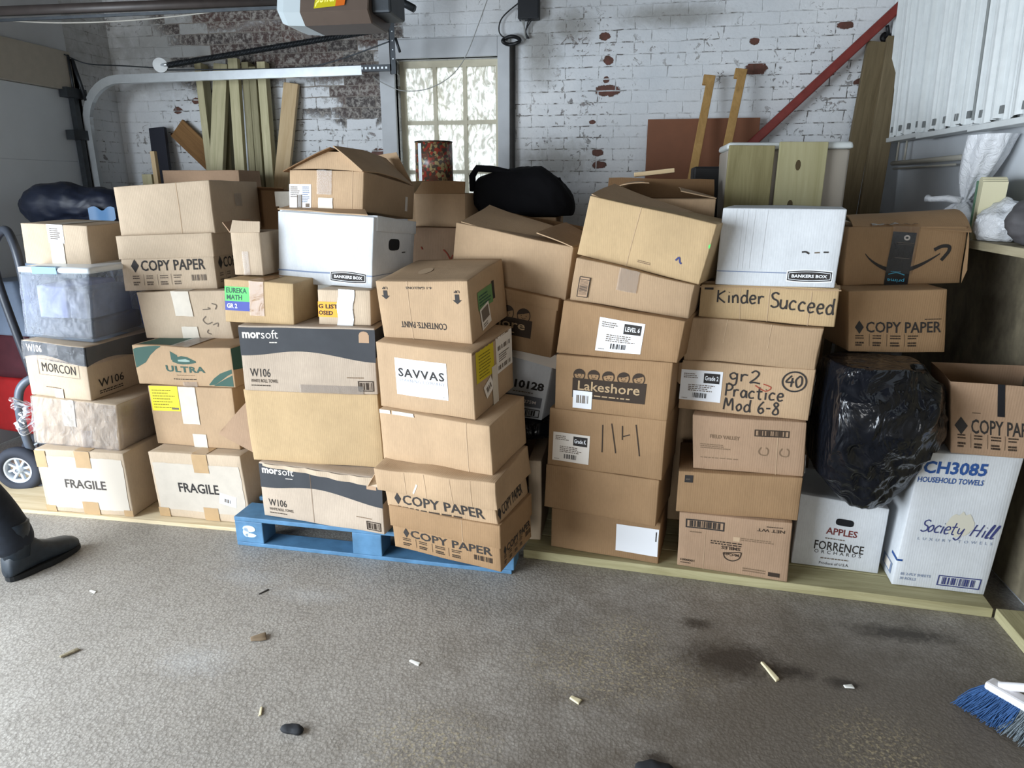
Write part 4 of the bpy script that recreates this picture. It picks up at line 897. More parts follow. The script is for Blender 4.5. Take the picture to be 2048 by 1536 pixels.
b.sticker('R', .22, .42, .64, .72, GREENST, lambda s, mb: s.lines(mb, .08, .2, .92, .85, GREEN, 4, 3)); b.sticker('R', .645, .46, .70, .75, INK)
b.sticker('R', .26, .10, .52, .46, OFFW, lambda s, mb: (s.rect(mb, .12, .35, .88, .9, GREYINK), s.lines(mb, .15, .08, .8, .28, GREYINK, 2, 1)), rot=8, off=.0022)

# ---- stack left of centre on the timber deck
b = Box('E1', 'cardboard_box', 'brown box with blank white label on the timber deck, lowest of its stack', deep)
b.done(); b.sticker('F', .61, .18, .99, .84, WHITEP, lambda s, mb: s.bars(mb, .93, .55, .97, .9, INK, 3), name='blank_label')
b = Box('E2', 'cardboard_box', 'plain unmarked brown box second from the deck in the centre stack', deep); b.done()
def grade(txt, seed):
    def d(s, mb):
        s.rect(mb, .56, .60, .94, .92, INK, .0006); s.text(mb, txt, .59, .69, .91, .84, WHITEP, .02, off=.0012)
        s.lines(mb, .07, .74, .45, .92, GREYINK, 3, seed); s.lines(mb, .2, .32, .85, .56, GREYINK, 4, seed + 1); s.bars(mb, .32, .10, .68, .26, INK, 12, seed=seed); s.lines(mb, .06, .06, .2, .1, GREYINK, 1, 2)
    return d
b = Box('E3', 'cardboard_box', 'brown box with Grade K label and four pencil strokes', deep)
for pts in ([(.48, .82), (.485, .35)], [(.555, .86), (.60, .36)], [(.645, .84), (.65, .60)], [(.655, .66), (.71, .70)], [(.755, .88), (.80, .36)]): b.F.stroke(b.mb, pts, .0045, BROWNP)
b.done(); b.sticker('F', .045, .10, .375, .60, OFFW, grade('Grade K', 3))
def lakeshore(F_, mb, ink, a0=.16, b0=.25, a1=.80, b1=.61, word='Lakeshore'):
    w = a1 - a0; ar = F_.w / F_.h; wh = plain('tan_print', (176, 150, 116), .8)
    F_.rect(mb, a0, b0, a1, b1, ink, .0006); F_.text(mb, word, a0 + .08 * w, b0 + .40 * (b1 - b0), a1 - .08 * w, b0 + .88 * (b1 - b0), wh, .012, off=.0013)
    F_.lines(mb, a0 + .12 * w, b0 + .14 * (b1 - b0), a1 - .1 * w, b0 + .26 * (b1 - b0), wh, 1, 5, off=.0012)
    for i in range(5):
        cx = a0 + w * (.09 + .2 * i); cy = b1 + .065; r_ = w * .085
        circ = lambda q, k=1.0, lo=0, hi=1: [(cx + r_ * k * math.cos(2 * math.pi * (lo + (hi - lo) * t / q)), cy + r_ * k * ar * math.sin(2 * math.pi * (lo + (hi - lo) * t / q))) for t in range(q + 1)]
        F_.stroke(mb, circ(12, .9), .0035, ink)
        arc = circ(8, 1.0, .02 + .02 * i, .5 - .02 * (i % 2)); F_.poly(mb, arc + [(cx, cy + r_ * ar * (.15 + .1 * (i % 3)))], ink, .0008)
        for e in (-1, 1): F_.rect(mb, cx + e * r_ * .35 - .003, cy - .01, cx + e * r_ * .35 + .003, cy + .008, ink, .0008)
        F_.stroke(mb, [(cx - r_ * .3, cy - .035), (cx, cy - .05), (cx + r_ * .3, cy - .035)], .002, ink)
b = Box('E4', 'cardboard_box', 'brown box printed with row of small faces over a dark name panel', deep)
lakeshore(b.F, b.mb, BROWNP); b.done()
b.sticker('F', .17, .06, .345, .38, WHITEP, lambda s, mb: s.bars(mb, .18, .3, .82, .75, GREYINK, 9), off=.0022)
b = Box('E5', 'cardboard_box', 'brown box with white LEVEL 6 label in the centre stack', deep)
b.done(); b.sticker('F', .33, .13, .70, .80, WHITEP, grade('LEVEL 6', 11))
b = Box('E6', 'cardboard_box', 'crushed brown box with upright barcode under the tilted box', kraft, .007)
b.done(); b.tape('F', .38, .45, .55, 1, CTAPE, .02)
def d(s, mb):
    for k_ in range(13): s.rect(mb, .14, .14 + .055 * k_, .86, .14 + .055 * k_ + random.choice((.015, .03)), INK)
    for r_ in ((0, 0, 1, .03), (0, .97, 1, 1), (0, 0, .06, 1), (.94, 0, 1, 1), (0, .86, 1, .89)): s.rect(mb, *r_, INK)
b.sticker('F', .06, .12, .155, .60, KRAFT_M, d, name='printed_barcode', off=.0035, step=.012)
b = Box('E7', 'cardboard_box', 'tilted plain tan box leaning to the right at the top of the centre stack', tan)
b.F.stroke(b.mb, [(.78, .30), (.80, .36), (.815, .29), (.83, .27)], .006, NAVY); b.F.lines(b.mb, .5, .12, .64, .17, FAINT, 2, 3); b.F.rect(b.mb, .42, 0, .424, 1, CREASE, .0004)
b.F.poly(b.mb, [(.985, .62), (.998, .60), (.998, .68), (.985, .66)], LIME, .0008)
b.done(); h = b.hx; kk = h.K
b.slab('top_flap', [kk[4] + Vector((-.0, .02, .004)), kk[5] + Vector((-.20, .01, .004)), kk[6] + Vector((-.14, -.06, .03)), kk[7] + Vector((-.0, -.04, .045))], kraft)

# ---- stack right of centre on the timber deck
b = Box('F1', 'cardboard_box', 'food carton with upside down print and wide barcode on the timber deck', rust)
F_ = b.F
F_.bars(b.mb, .06, .74, .415, .90, INK, 20, frame=.005); F_.lines(b.mb, .1, .66, .25, .70, FAINT, 1, 3); F_.rect(b.mb, .245, 0, .249, .7, CREASE, .0004)
F_.text(b.mb, 'SMILES', .40, .425, .57, .485, BROWNP, .02, flip=True); F_.lines(b.mb, .30, .50, .68, .58, BROWNP, 2, 4); F_.text(b.mb, 'NET WT', .70, .82, .94, .87, BROWNP, .01, flip=True); F_.lines(b.mb, .78, .90, .94, .925, BROWNP, 1, 5)
F_.rect(b.mb, .50, .59, .56, .67, CREASE, .0006); F_.lines(b.mb, .57, .62, .92, .68, FAINT, 2, 8)
F_.stroke(b.mb, [(.42, .36), (.44, .27), (.50, .23), (.56, .28), (.58, .37), (.57, .40), (.50, .38), (.42, .36)], .004, BROWNP); F_.text(b.mb, 'McCain', .43, .315, .56, .365, BROWNP, .02, flip=True)
F_.text(b.mb, '1000001', .03, .11, .16, .15, BROWNP, .02, flip=True); F_.lines(b.mb, .03, .07, .16, .1, BROWNP, 1, 3); F_.rect(b.mb, .83, .06, .93, .13, BROWNP, .0006); F_.lines(b.mb, .60, .08, .82, .16, FAINT, 2, 6)
b.done()
b = Box('F2', 'cardboard_box', 'plain tan box with tiny black square label, second from deck in the right stack', deep)
b.done(); b.sticker('F', .055, .74, .125, .92, INK, lambda s, mb: s.lines(mb, .15, .35, .85, .6, GREYINK, 2, 3))
b = Box('F3', 'cardboard_box', 'pinkish brown box with faint print and boxed barcode near its top right', rust, .004)
F_ = b.F; F_.bars(b.mb, .555, .70, .855, .825, BROWNP, 16, frame=.004); F_.text(b.mb, 'FIELD VALLEY', .16, .60, .43, .67, FAINT, .02); F_.lines(b.mb, .07, .40, .36, .50, FAINT, 3, 3); F_.lines(b.mb, .07, .22, .55, .25, FAINT, 1, 4); F_.rect(b.mb, .755, .0, .76, .7, CREASE, .0006)
for q in (.62, .80): F_.stroke(b.mb, [(q, .5), (q - .02, .42), (q, .36), (q + .05, .36), (q + .06, .45), (q + .04, .5)], .004, FAINT)
b.tape('R', 0, .05, .2, .4, CTAPE, .04); b.done()
b = Box('F4', 'cardboard_box', 'brown box with Grade 2 label and marker writing Practice Mod 6-8', kraft, .003)
F_ = b.F
F_.pen(b.mb, 'gr2', .375, .68, .62, .24, .006, INK, -.02); F_.stroke(b.mb, [(.58, .62), (.66, .52), (.70, .60), (.64, .66)], .004, REDP)
F_.pen(b.mb, 'Practice', .36, .36, .81, .24, .006, INK, -.02); F_.pen(b.mb, 'Mod 6-8', .36, .08, .79, .24, .006, INK, -.02)
F_.pen(b.mb, '40', .80, .64, .93, .22, .006, INK); F_.stroke(b.mb, [(.862 + .085 * math.cos(t / 14 * 6.283), .745 + .19 * math.sin(t / 14 * 6.283)) for t in range(15)], .006, INK)
b.done(); b.sticker('F', .0, .20, .33, .82, WHITEP, grade('Grade 2', 21)); b.tape('R', 0, .1, .1, .9, CTAPE, .05)
h = b.hx; b.slab('side_flap', [h.K[0] + Vector((-.0, .0, .10)), h.K[4] + Vector((-.0, .0, -.01)), h.K[4] + Vector((-.022, .02, -.02)), h.K[0] + Vector((-.022, .02, .11))], kraft)
b = Box('F5', 'cardboard_box', 'dented tan box between the Kinder writing and the Practice writing', kraft, .011)
for x in (.30, .63): b.F.rect(b.mb, x, .45, x + .005, 1, CREASE, .0004)
b.done(); h = b.hx
b = Box('F6', 'cardboard_box', 'sagging tan box with Kinder handwritten large in black marker', tan, .008)
b.F.pen(b.mb, 'Kinder', .13, .50, .50, .36, .006, INK, -.03); b.F.pen(b.mb, 'Succeed', .535, .42, .985, .40, .006, INK, -.10); b.F.rect(b.mb, .03, .86, .10, .93, INK, .0006)
for x in (.31, .52, .81): b.F.rect(b.mb, x, 0, x + .005, .9, CREASE, .0004)
b.done(); h = b.hx; kk = h.K
b.slab('bent_top_edge', [kk[4] + Vector((-.004, -.006, -.008)), kk[5] + Vector((.006, -.006, -.006)), kk[5] + Vector((.006, .05, .004)), kk[4] + Vector((0, .05, .004))], kraft, bend=-.004)
b = Box('F7', 'file_storage_box', 'white file box with dark badge on the right, under the wooden boards', white_card)
b.F.rect(b.mb, .0, .175, .60, .187, SLATE, .0005); badge(b.F, b.mb, .61, .07, .965, .22)
b.F.stroke(b.mb, [(.70, .46), (.73, .465), (.76, .44)], .006, INK); b.F.stroke(b.mb, [(.80, .455), (.84, .46)], .005, GREYINK); b.F.stroke(b.mb, [(.87, .465), (.91, .465)], .005, INK)
for x in (.12, .18, .22, .28, .38): b.F.rect(b.mb, x, .22, x + .003, .98, plain('white_card_crease', (206, 208, 210), .8), .0004)  # crease lines, close to the white card's own tone
b.done(); h = b.hx

# ---- right end
b = Box('G0', 'apple_box', 'white APPLES carton with hand hole on the deck, under the black bag', white_card)
F_ = b.F
hole(F_, b.mb, .54, .70, .10, .05); F_.text(b.mb, 'APPLES', .35, .50, .70, .60, MAROON, .02); F_.lines(b.mb, .35, .43, .66, .46, GREYINK, 1, 3)
F_.text(b.mb, 'FORRENCE', .24, .26, .80, .39, INK, .01); F_.text(b.mb, 'ORCHARDS', .25, .205, .78, .255, INK, .0, spacing=1.8); F_.lines(b.mb, .33, .13, .67, .165, GREYINK, 1, 6); F_.text(b.mb, 'Produce of U.S.A.', .32, .045, .66, .085, INK, .0)
b.done()
b = Box('H1', 'paper_towel_box', 'tall white household towels carton with blue print, leaning at the far right', white_card)
F_ = b.F
F_.text(b.mb, 'CH3085', .05, .855, .68, .945, BLUE, .03); F_.text(b.mb, 'HOUSEHOLD TOWELS', .02, .79, .68, .83, BLUE, .02)
F_.pen(b.mb, 'Society', .16, .435, .60, .085, .0045, NAVY, -.01, italic=.25, gap=0); F_.pen(b.mb, 'Hill', .68, .425, .93, .085, .0045, NAVY, -.01, italic=.25, gap=.02)
F_.text(b.mb, 'LUXURY TOWELS', .16, .37, .93, .39, SLATE, 0, spacing=1.9)
F_.text(b.mb, '85 2-PLY SHEETS', .07, .085, .40, .105, SLATE, .015); F_.text(b.mb, '30 ROLLS', .07, .05, .25, .07, SLATE, .015)
F_.bars(b.mb, .48, .035, .93, .115, NAVY, 18, frame=.004)
stain = plain('yellowish_stain', (202, 198, 182), .8)
F_.poly(b.mb, [(.56 + .14 * math.cos(t / 24 * 6.283) * (1 + .25 * noise.noise(Vector((t * .9, 3, 1)))), .50 + .085 * math.sin(t / 24 * 6.283) * (1 + .3 * noise.noise(Vector((t * .9, 7, 1))))) for t in range(24)], stain, .0004)
b.Lf.rect(b.mb, .55, .05, .9, .13, SLATE, .0005); b.Lf.rect(b.mb, .62, .06, .84, .12, OFFW, .0008); b.Lf.rect(b.mb, .80, .19, 1.0, .21, BLUE, .0005); F_.rect(b.mb, 0, .19, .06, .205, BLUE, .0006)
b.done()
b = Box('G3', 'copy_paper_box', 'COPY PAPER box resting on the black bag under the smile arrow box', deep)
copy_paper(b.F, b.mb, INK, .05, .95, .32, .50, bars=False, faded=BROWNP); b.F.lines(b.mb, .78, .53, .95, .56, BROWNP, 1, 2); b.done()
b = Box('G4', 'cardboard_box', 'brown parcel box with black smile arrow and black tape at the far right', deep, .005)
F_ = b.F; arc = []
for t in range(21):
    x = .165 + .63 * t / 20; y = .54 - .33 * math.sin(math.pi * (t / 20) ** .85 * .93) + .07 * t / 20; th = .005 + .035 * math.sin(math.pi * min(1, t / 20 * .9 + .05))
    arc.append((x, y - th, y + th))
F_.band(b.mb, arc, INK, .0004)
F_.stroke(b.mb, [(.74, .60), (.80, .66), (.86, .655), (.865, .58), (.84, .50), (.81, .42)], .013, INK)
b.done()
def d(s, mb):
    s.text(mb, 'prime', .10, .07, .82, .15, CYAN, .01, flip=True); s.stroke(mb, [(.12, .21), (.45, .25), (.8, .215)], .003, CYAN); s.lines(mb, .2, .26, .8, .29, CYAN, 1, 3)
    s.stroke(mb, [(.62 + .10 * math.cos(t / 12 * 6.283), .90 + .035 * math.sin(t / 12 * 6.283)) for t in range(13)], .006, OFFW); s.rect(mb, .2, .80, .95, .81, GREYINK); s.rect(mb, .2, .77, .9, .775, GREYINK); s.rect(mb, .25, .52, .9, .53, GREYINK)
b.sticker('F', .36, -.02, .56, .90, BLACK, d, rot=-4, name='printed_tape', label='black tape with light blue print', step=.02)
mb = MB(); t_ = Face(b.hx, 'F', .36, .2, .58, 1.0, -4, .004)
mb.grid(lambda s, t: t_.p(s, t, .004 * abs(noise.noise(Vector((s * 5, t * 9, 2))))), 14, 20, glossy_film('thin_clear_tape', (220, 220, 220), .01, .12, .7, 30))
tt = Face(b.hx, 'T', .2, 0, .6, .7, 0, .004); mb.grid(lambda s, t: tt.p(s, t, .012 * abs(noise.noise(Vector((s * 5, t * 9, 6))))), 16, 20, CTAPE); mb.build('clear_tape', b.root)
h = b.hx; kk = h.K
b.slab('top_flap', [kk[4] + Vector((.02, .01, .002)), kk[5] + Vector((.012, -.01, -.02)), kk[5] + Vector((.02, .14, .055)), kk[4] + Vector((.03, .16, .03))], deep, bend=.02)
b.slab('left_flap', [kk[7] + Vector((0, 0, .01)), kk[4] + Vector((-.01, .02, .01)), kk[4] + Vector((-.03, .05, .045)), kk[7] + Vector((-.03, .0, .045))], rust)
b.slab('side_flap', [kk[1] + Vector((.004, .0, .0)), kk[1] + Vector((.012, -.01, .05)), kk[5] + Vector((.010, -.008, -.05)), kk[5] + Vector((.004, .0, .0))], deep)
b = Box('H2', 'copy_paper_box', 'open COPY PAPER box cut off by the right edge, on the paper towel carton', rust, .004, skip='T')
copy_paper(b.F, b.mb, INK, .05, .88, .30, .50, bars=False, faded=BROWNP); copy_paper(b.Lf, b.mb, INK, .05, .95, .30, .50, bars=False, faded=BROWNP)
b.F.rect(b.mb, .46, .56, .53, 1.0, HOLE, .0008); b.F.lines(b.mb, .22, .58, .3, .6, BROWNP, 1, 2); b.done()

# ---- boxes seen in the gap behind
def boxK(x0, x1, y0, y1, z0, z1, yaw=0):
    M = Matrix.Translation(((x0 + x1) / 2, (y0 + y1) / 2, 0)) @ Matrix.Rotation(R(yaw), 4, 'Z'); a, c = (x1 - x0) / 2, (y1 - y0) / 2
    return [M @ Vector(p) for p in ((-a, -c, z0), (a, -c, z0), (a, c, z0), (-a, c, z0), (-a, -c, z1), (a, -c, z1), (a, c, z1), (-a, c, z1))]
b = Box('M5', 'cardboard_box', 'narrow brown carton on edge low in the dark gap beside the pallet', pale, K8=boxK(-.378, -.322, 2.62, 2.90, .039, .405, 0)); b.done()
b = Box('M4', 'cardboard_box', 'brown carton on the pallet, low behind the two copy paper boxes', rust, K8=boxK(-.87, -.42, 2.80, 3.12, .139, .412, -4)); b.done()
b = Box('M3', 'paper_carton', 'white carton with big black number in the gap behind the pallet stack', white_card, .005)
F_ = b.F; F_.text(b.mb, '410128', .60, .44, .965, .56, INK, .04); F_.lines(b.mb, .68, .38, .95, .41, GREYINK, 1, 3); F_.rect(b.mb, .60, .18, .97, .34, plain('mid_grey_print', (104, 106, 112), .7), .0006)
F_.text(b.mb, '8" x 275M', .70, .23, .92, .28, OFFW, .01, off=.0012); F_.bars(b.mb, .62, .03, .97, .15, INK, 14, frame=.004)
b.done(); h = b.hx; kk = h.K
b.slab('torn_flap', [kk[4], kk[5] + Vector((.01, 0, 0)), kk[5] + Vector((.012, -.02, -.05)), kk[4] + Vector((0, -.012, -.03))], OFFW)
b = Box('M2', 'cardboard_box', 'lidded brown box with faces and dark name panel, half hidden behind the paint carton', deep)
lakeshore(b.F, b.mb, BROWNP, .06, .26, .80, .56); b.done(); b.lid(.045)
b = Box('M1', 'cardboard_box', 'big plain brown box sloping down to the right, below the black duffel bag', kraft, .004)
b.done(); h = b.hx; kk = h.K
b.slab('top_flap', [kk[4] + Vector((.02, .01, .004)), kk[5] + Vector((-.18, .01, .004)), kk[6] + Vector((-.10, -.12, .04)), kk[7] + Vector((.0, -.05, .06))], kraft)
b.slab('side_flap', [kk[5] + Vector((-.005, .0, .002)), kk[6] + Vector((-.005, 0, .002)), kk[6] + Vector((-.17, .0, .075)), kk[5] + Vector((-.17, .04, .05))], kraft)
b.slab('rear_flap', [kk[6], kk[7], kk[7] + Vector((.02, .06, .03)), kk[6] + Vector((-.02, .06, .045))], inner_dark)

b = Box('C5b', 'cardboard_box', 'small grey brown box with raised flap, left of the white file box', pale, .003, K8=boxK(-1.605, -1.478, 2.60, 2.80, 1.150, 1.325, 0))
b.mb = MB(); b.hx.body(b.mb, pale, skip='T'); b.done(); kk = b.hx.K
b.slab('front_flap', [kk[4], kk[5], kk[5] + Vector((0, .01, .042)), kk[4] + Vector((.01, .01, .048))], pale); b.slab('side_flap', [kk[4], kk[7], kk[7] + Vector((-.03, 0, .04)), kk[4] + Vector((-.03, 0, .04))], rust)
b.tape('F', .34, .0, .56, .55, CTAPE, .02)
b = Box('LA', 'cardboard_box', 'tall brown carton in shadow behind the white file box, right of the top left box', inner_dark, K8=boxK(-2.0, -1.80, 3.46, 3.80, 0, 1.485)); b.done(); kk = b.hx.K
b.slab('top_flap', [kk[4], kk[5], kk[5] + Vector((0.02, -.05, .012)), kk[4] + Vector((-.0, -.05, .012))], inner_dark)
b = Box('LB', 'file_storage_box', 'pale lidded carton peeking out left of the open topped box', cardboard((206, 200, 188), 'pale_grey_cardboard'), K8=boxK(-1.775, -1.46, 3.335, 3.60, 0, 1.475)); b.done(); b.lid(.07, .012)
b = Box('N2', 'cardboard_box', 'brown carton with red marker scribble behind the white file box', rust, K8=boxK(-1.10, -.78, 3.345, 3.64, 0, 1.305, 2))
for pts in ([(.55, .92), (.62, .90), (.68, .86), (.60, .84)], [(.5, .88), (.58, .85), (.7, .9)], [(.2, .93), (.22, .92)]): b.F.stroke(b.mb, pts, .006, REDP)
b.done()
b = Box('N1', 'cardboard_box', 'small brown box with flaps open below the flowery tin', kraft, K8=boxK(-1.06, -.775, 3.40, 3.66, 1.308, 1.47, -14)); b.mb = MB(); b.hx.body(b.mb, kraft, skip='T'); b.done(); kk = b.hx.K
b.slab('front_flap', [kk[4], kk[5], kk[5] + Vector((.01, -.015, .055)), kk[4] + Vector((.06, -.015, .06))], deep); b.slab('left_flap', [kk[7], kk[4], kk[4] + Vector((-.02, -.02, .06)), kk[7] + Vector((-.02, 0, .06))], tan)
b = Box('O1', 'cardboard_box', 'open topped brown carton behind the tilted box, dark inside', kraft, .004, K8=boxK(-.13, .34, 2.93, 3.28, 0, 1.455, -4)); b.mb = MB(); b.hx.body(b.mb, kraft, skip='T')
b.done(); kk = b.hx.K; 
b.slab('left_flap', [kk[7], kk[4], kk[4] + Vector((.20, .02, .06)), kk[7] + Vector((.16, .0, .07))], kraft, bend=.02); b.slab('right_flap', [kk[5], kk[6], kk[6] + Vector((-.15, -.03, .045)), kk[5] + Vector((-.14, .01, .03))], kraft)
b.slab('rear_flap', [kk[6], kk[7], kk[7] + Vector((0, .05, .085)), kk[6] + Vector((0, .05, .075))], inner_dark)
b = Box('P1', 'cardboard_box', 'brown carton behind the top left box with a torn upper edge', rust, K8=boxK(-2.92, -2.40, 4.05, 4.31, 0, 1.60)); b.done()
b = Box('S1', 'cardboard_box', 'tall carton hidden under the black duffel bag', kraft, K8=boxK(-.76, -.36, 3.345, 3.70, 0, 1.36)); b.done()
b = Box('S2', 'cardboard_box', 'tall carton under the frosted tote', kraft, K8=boxK(.41, .88, 3.20, 3.50, 0, 1.350)); b.done()
# ------------------------------------------------------------------ things hung from the ceiling and on the walls
# sideways door track, its hanger, spring and cable
def vec_line(a, b, n): return [Vector(a).lerp(Vector(b), i / n) for i in range(n + 1)]
YT = 4.33
root = empty('door_track', Matrix.Translation((XL + .05, YT, 0))); tag(root, 'shiny galvanised curved door track running across the left of the back wall', 'track')
path = [(-.0, 0, .25), (-.0, 0, 1.9)]
for i in range(1, 9): t = i / 8 * math.pi / 2; path.append((.28 - .28 * math.cos(t), 0, 1.9 + .275 * math.sin(t)))
path.append((1.95, 0, 2.185))
def channel(mb, path, w, d, t, mat):
    P = [Vector(p) for p in path]; vs = []; n = len(P); prof = [(-w, -d), (w, -d), (w, d), (w - t, d), (w - t, -d + t), (-w + t, -d + t), (-w + t, d), (-w, d)]
    for i, p in enumerate(P):
        tg = (P[min(i + 1, n - 1)] - P[max(i - 1, 0)]).normalized(); side = Vector((0, -1, 0)).cross(tg).normalized()
        for a, b_ in prof: vs.append(p + side * a + Vector((0, b_, 0)))
    k = len(prof); fs = [(i * k + j, i * k + (j + 1) % k, (i + 1) * k + (j + 1) % k, (i + 1) * k + j) for i in range(n - 1) for j in range(k)]
    mb.add(vs, fs + [tuple(range(k))[::-1], tuple((n - 1) * k + j for j in range(k))], mat)
mb = MB(); channel(mb, path, .026, .016, .003, galv); mb.build('rail', root)
mb = MB(); mb.box((1.80, -.012, 2.178), (2.14, .012, 2.215), dark_steel)
for i in range(8): mb.box((1.92 + .026 * i, -.0135, 2.190), (1.932 + .026 * i, -.0118, 2.202), galv)
mb.build('perforated_angle', root)
root = empty('track_hanger', Matrix.Translation((-1.47, YT, 0))); tag(root, 'dark perforated steel strap hanging the door track from the ceiling', 'hanger')
mb = MB(); mb.box((-.018, -.012, 2.16), (.018, -.008, 2.95), dark_steel); mb.box((-.018, -.012, 2.16), (-.013, .016, 2.95), dark_steel)
for i in range(6): mb.box((.0, -.0135, 2.24 + .05 * i), (.007, -.0118, 2.247 + .05 * i), galv)
mb.build('strap', root)
mb = MB(); mb.tube([(0.02, 0, 2.36), (.045, 0, 2.28)], .008, dark_steel); mb.build('hook', root); mb = MB(); mb.tube([(-.03, -.02, 2.60), (.16, -.05, 2.50)], .022, dark_steel, seg=6); mb.build('brace', root)
root = empty('door_spring', Matrix.Translation((-3.03, YT, 2.25))); tag(root, 'dark extension spring with a bright pulley above the door track', 'spring')
mb = MB(); A, B_ = Vector((.05, 0, .0)), Vector((1.50, .0, .16)); turns = 150
ex = (B_ - A).normalized(); ez = Vector((0, 1, 0)); ey = ez.cross(ex)
mb.tube([A + (B_ - A) * t for t in (0, .5, 1)], .012, dark_steel, 8)
coil = [A + (B_ - A) * (i / (turns * 6)) + (ey * math.cos(i / 6 * 6.283) + ez * math.sin(i / 6 * 6.283)) * .016 for i in range(turns * 6)]; mb.tube(coil, .0035, dark_steel, 4); mb.build('coil', root)
mb = MB(); Mp = Matrix.Translation((0.0, 0, 0)) @ Matrix.Rotation(R(90), 4, 'X') @ Matrix.Rotation(R(25), 4, 'Y')
mb.lathe([(.012, -.012), (.044, -.012), (.036, -.003), (.036, .003), (.044, .012), (.012, .012)], galv, 24, Mp, smooth=False); mb.tube([(0, 0, 0), (.06, 0, .006)], .011, galv, 8); mb.build('pulley', root)['label'] = 'bright steel pulley'
def wire(name, pts, r, mat, label, cat='wire', n=10):
    q = []; P = [Vector(p) for p in pts]
    for i in range(len(P) - 1):
        p0, p1, p2, p3 = P[max(i - 1, 0)], P[i], P[i + 1], P[min(i + 2, len(P) - 1)]
        for k in range(n):
            t = k / n; q.append(.5 * ((2 * p1) + (-p0 + p2) * t + (2 * p0 - 5 * p1 + 4 * p2 - p3) * t * t + (-p0 + 3 * p1 - 3 * p2 + p3) * t ** 3))
    q.append(P[-1]); mb = MB(); mb.tube(q, r, mat, 6); return tag(mb.build(name), label, cat)
blackwire = plain('black_cable', (26, 27, 30), .5); greywire = plain('grey_wire', (150, 152, 150), .5); cordm = plain('cream_cord', (206, 204, 196), .7)
wire('lift_cable', [(-3.04, YT, 2.235), (-3.3, YT, 2.255), (-3.56, YT, 2.275), (XL + .02, 4.25, 2.32)], .004, dark_steel, 'thin dark lift cable from the pulley to the left door', 'cable')
wire('spring_cable', [(-3.0, YT + .02, 2.225), (-2.2, YT + .02, 2.215), (-1.9, YT + .03, 2.24), (-1.48, YT + .02, 2.35)], .004, dark_steel, 'dark cable rising along the track to the ceiling hanger', 'cable')
wire('pull_cord', [(-3.60, 3.55, 2.38), (-3.1, 3.65, 2.36), (-2.6, 3.8, 2.40), (-2.1, 4.0, 2.50), (-1.9, 4.1, 2.62)], .004, cordm, 'pale thin cord strung across the top left corner', 'cord')

# garage door opener with its rail
brownpl = plain('brown_plastic', (88, 76, 68), .42, var=.05); greypl = plain('pale_grey_plastic', (176, 186, 190), .3)
root = empty('door_opener', Matrix.Translation((-1.32, 3.22, 2.18))); tag(root, 'brown and grey garage door opener hanging at the top of the picture', 'door opener')
def ring_body(prof, xs, mat):
    mb = MB(); vs = []; n = len(prof)
    for x, s in xs:
        for y, z in prof: vs.append((x, y * s, .16 + (z - .16) * s))
    fs = [(i * n + j, i * n + (j + 1) % n, (i + 1) * n + (j + 1) % n, (i + 1) * n + j) for i in range(len(xs) - 1) for j in range(n)]
    mb.add(vs, fs + [tuple(range(n))[::-1], tuple((len(xs) - 1) * n + j for j in range(n))], mat); return mb
prof = [(-.13, .10), (-.145, .045), (-.10, .0), (.10, .0), (.145, .045), (.13, .10), (.12, .30), (-.12, .30)]
mb = ring_body([(y, z) for y, z in prof][::-1], [(-.135, 1), (.17, 1), (.175, .97)], brownpl); hs = mb.build('housing', root)
ring_body([(y, z) for y, z in prof][::-1], [(-.255, .80), (-.245, .90), (-.215, .97), (-.135, 1.004)], greypl).build('light_cover', root)
mb = MB(); mb.box((.17, -.10, .04), (.26, .10, .28), dark_steel, bev=.01); mb.build('rear_bracket', root)
mb = MB(); lh = Hexa([(-.070, -.1425, .056), (.070, -.1425, .064), (.070, -.12, .064), (-.070, -.12, .056), (-.060, -.1305, .116), (.080, -.1305, .122), (.080, -.12, .122), (-.060, -.12, .116)], 0); lf = Face(lh, 'F', off=.003)
ylw = plain('bright_yellow_sticker', (176, 166, 22), .4); lf.rect(mb, 0, 0, .70, 1, ylw); lf.rect(mb, .70, 0, 1, 1, plain('bright_orange_sticker', (186, 92, 22), .4)); lf.text(mb, 'power', .03, .12, .68, .86, plain('pale_yellow_print', (240, 236, 120), .5), .03, slant=.04)
mb.build('sticker', hs)
mb = MB(); mb.tube([(-.25, 0, .128), (-2.25, 0, .145)], .026, plain('dark_brown_rail', (52, 46, 44), .5, var=.15), 4); mb.box((-2.25, -.004, .095), (-.25, .004, .108), dark_steel); mb.build('rail', root)
for q in (-.06, .2):
    mb = MB(); mb.box((q - .015, -.12, .30), (q + .015, -.09, .77), dark_steel); mb.build('ceiling_strap', root)

# black junction box, loop of cable and the dark conduit beside the window
root = empty('junction_box', Matrix.Translation((-.69, YB - .05, 2.50))); tag(root, 'black electrical box high on the wall right of the window', 'electrical box')
mb = MB(); mb.box((-.065, -.03, 0), (.065, .05, .16), plain('black_box', (30, 34, 40), .5), bev=.006); mb.build('case', root)
for i, x in enumerate((-.045, -.03, .0, .02)):
    wire('cable', [(-.69 + x, YB - .04, 2.505), (-.69 + x - .02 * (i - 1), YB - .03, 2.44), (-.72 + .01 * i, YB - .03, 2.395)], .004, blackwire if i > 1 else greywire, ['grey cable nearest the window under the black box', 'second grey cable under the black box', 'black cable in the middle below the black box', 'rightmost black cable curving from the black box'][i], 'cable')
wire('cable', [(-.75, YB - .04, 2.60), (-.86, YB - .03, 2.52), (-.88, YB - .03, 2.44), (-.83, YB - .03, 2.39)], .004, blackwire, 'black cable arcing left from the black box', 'cable')
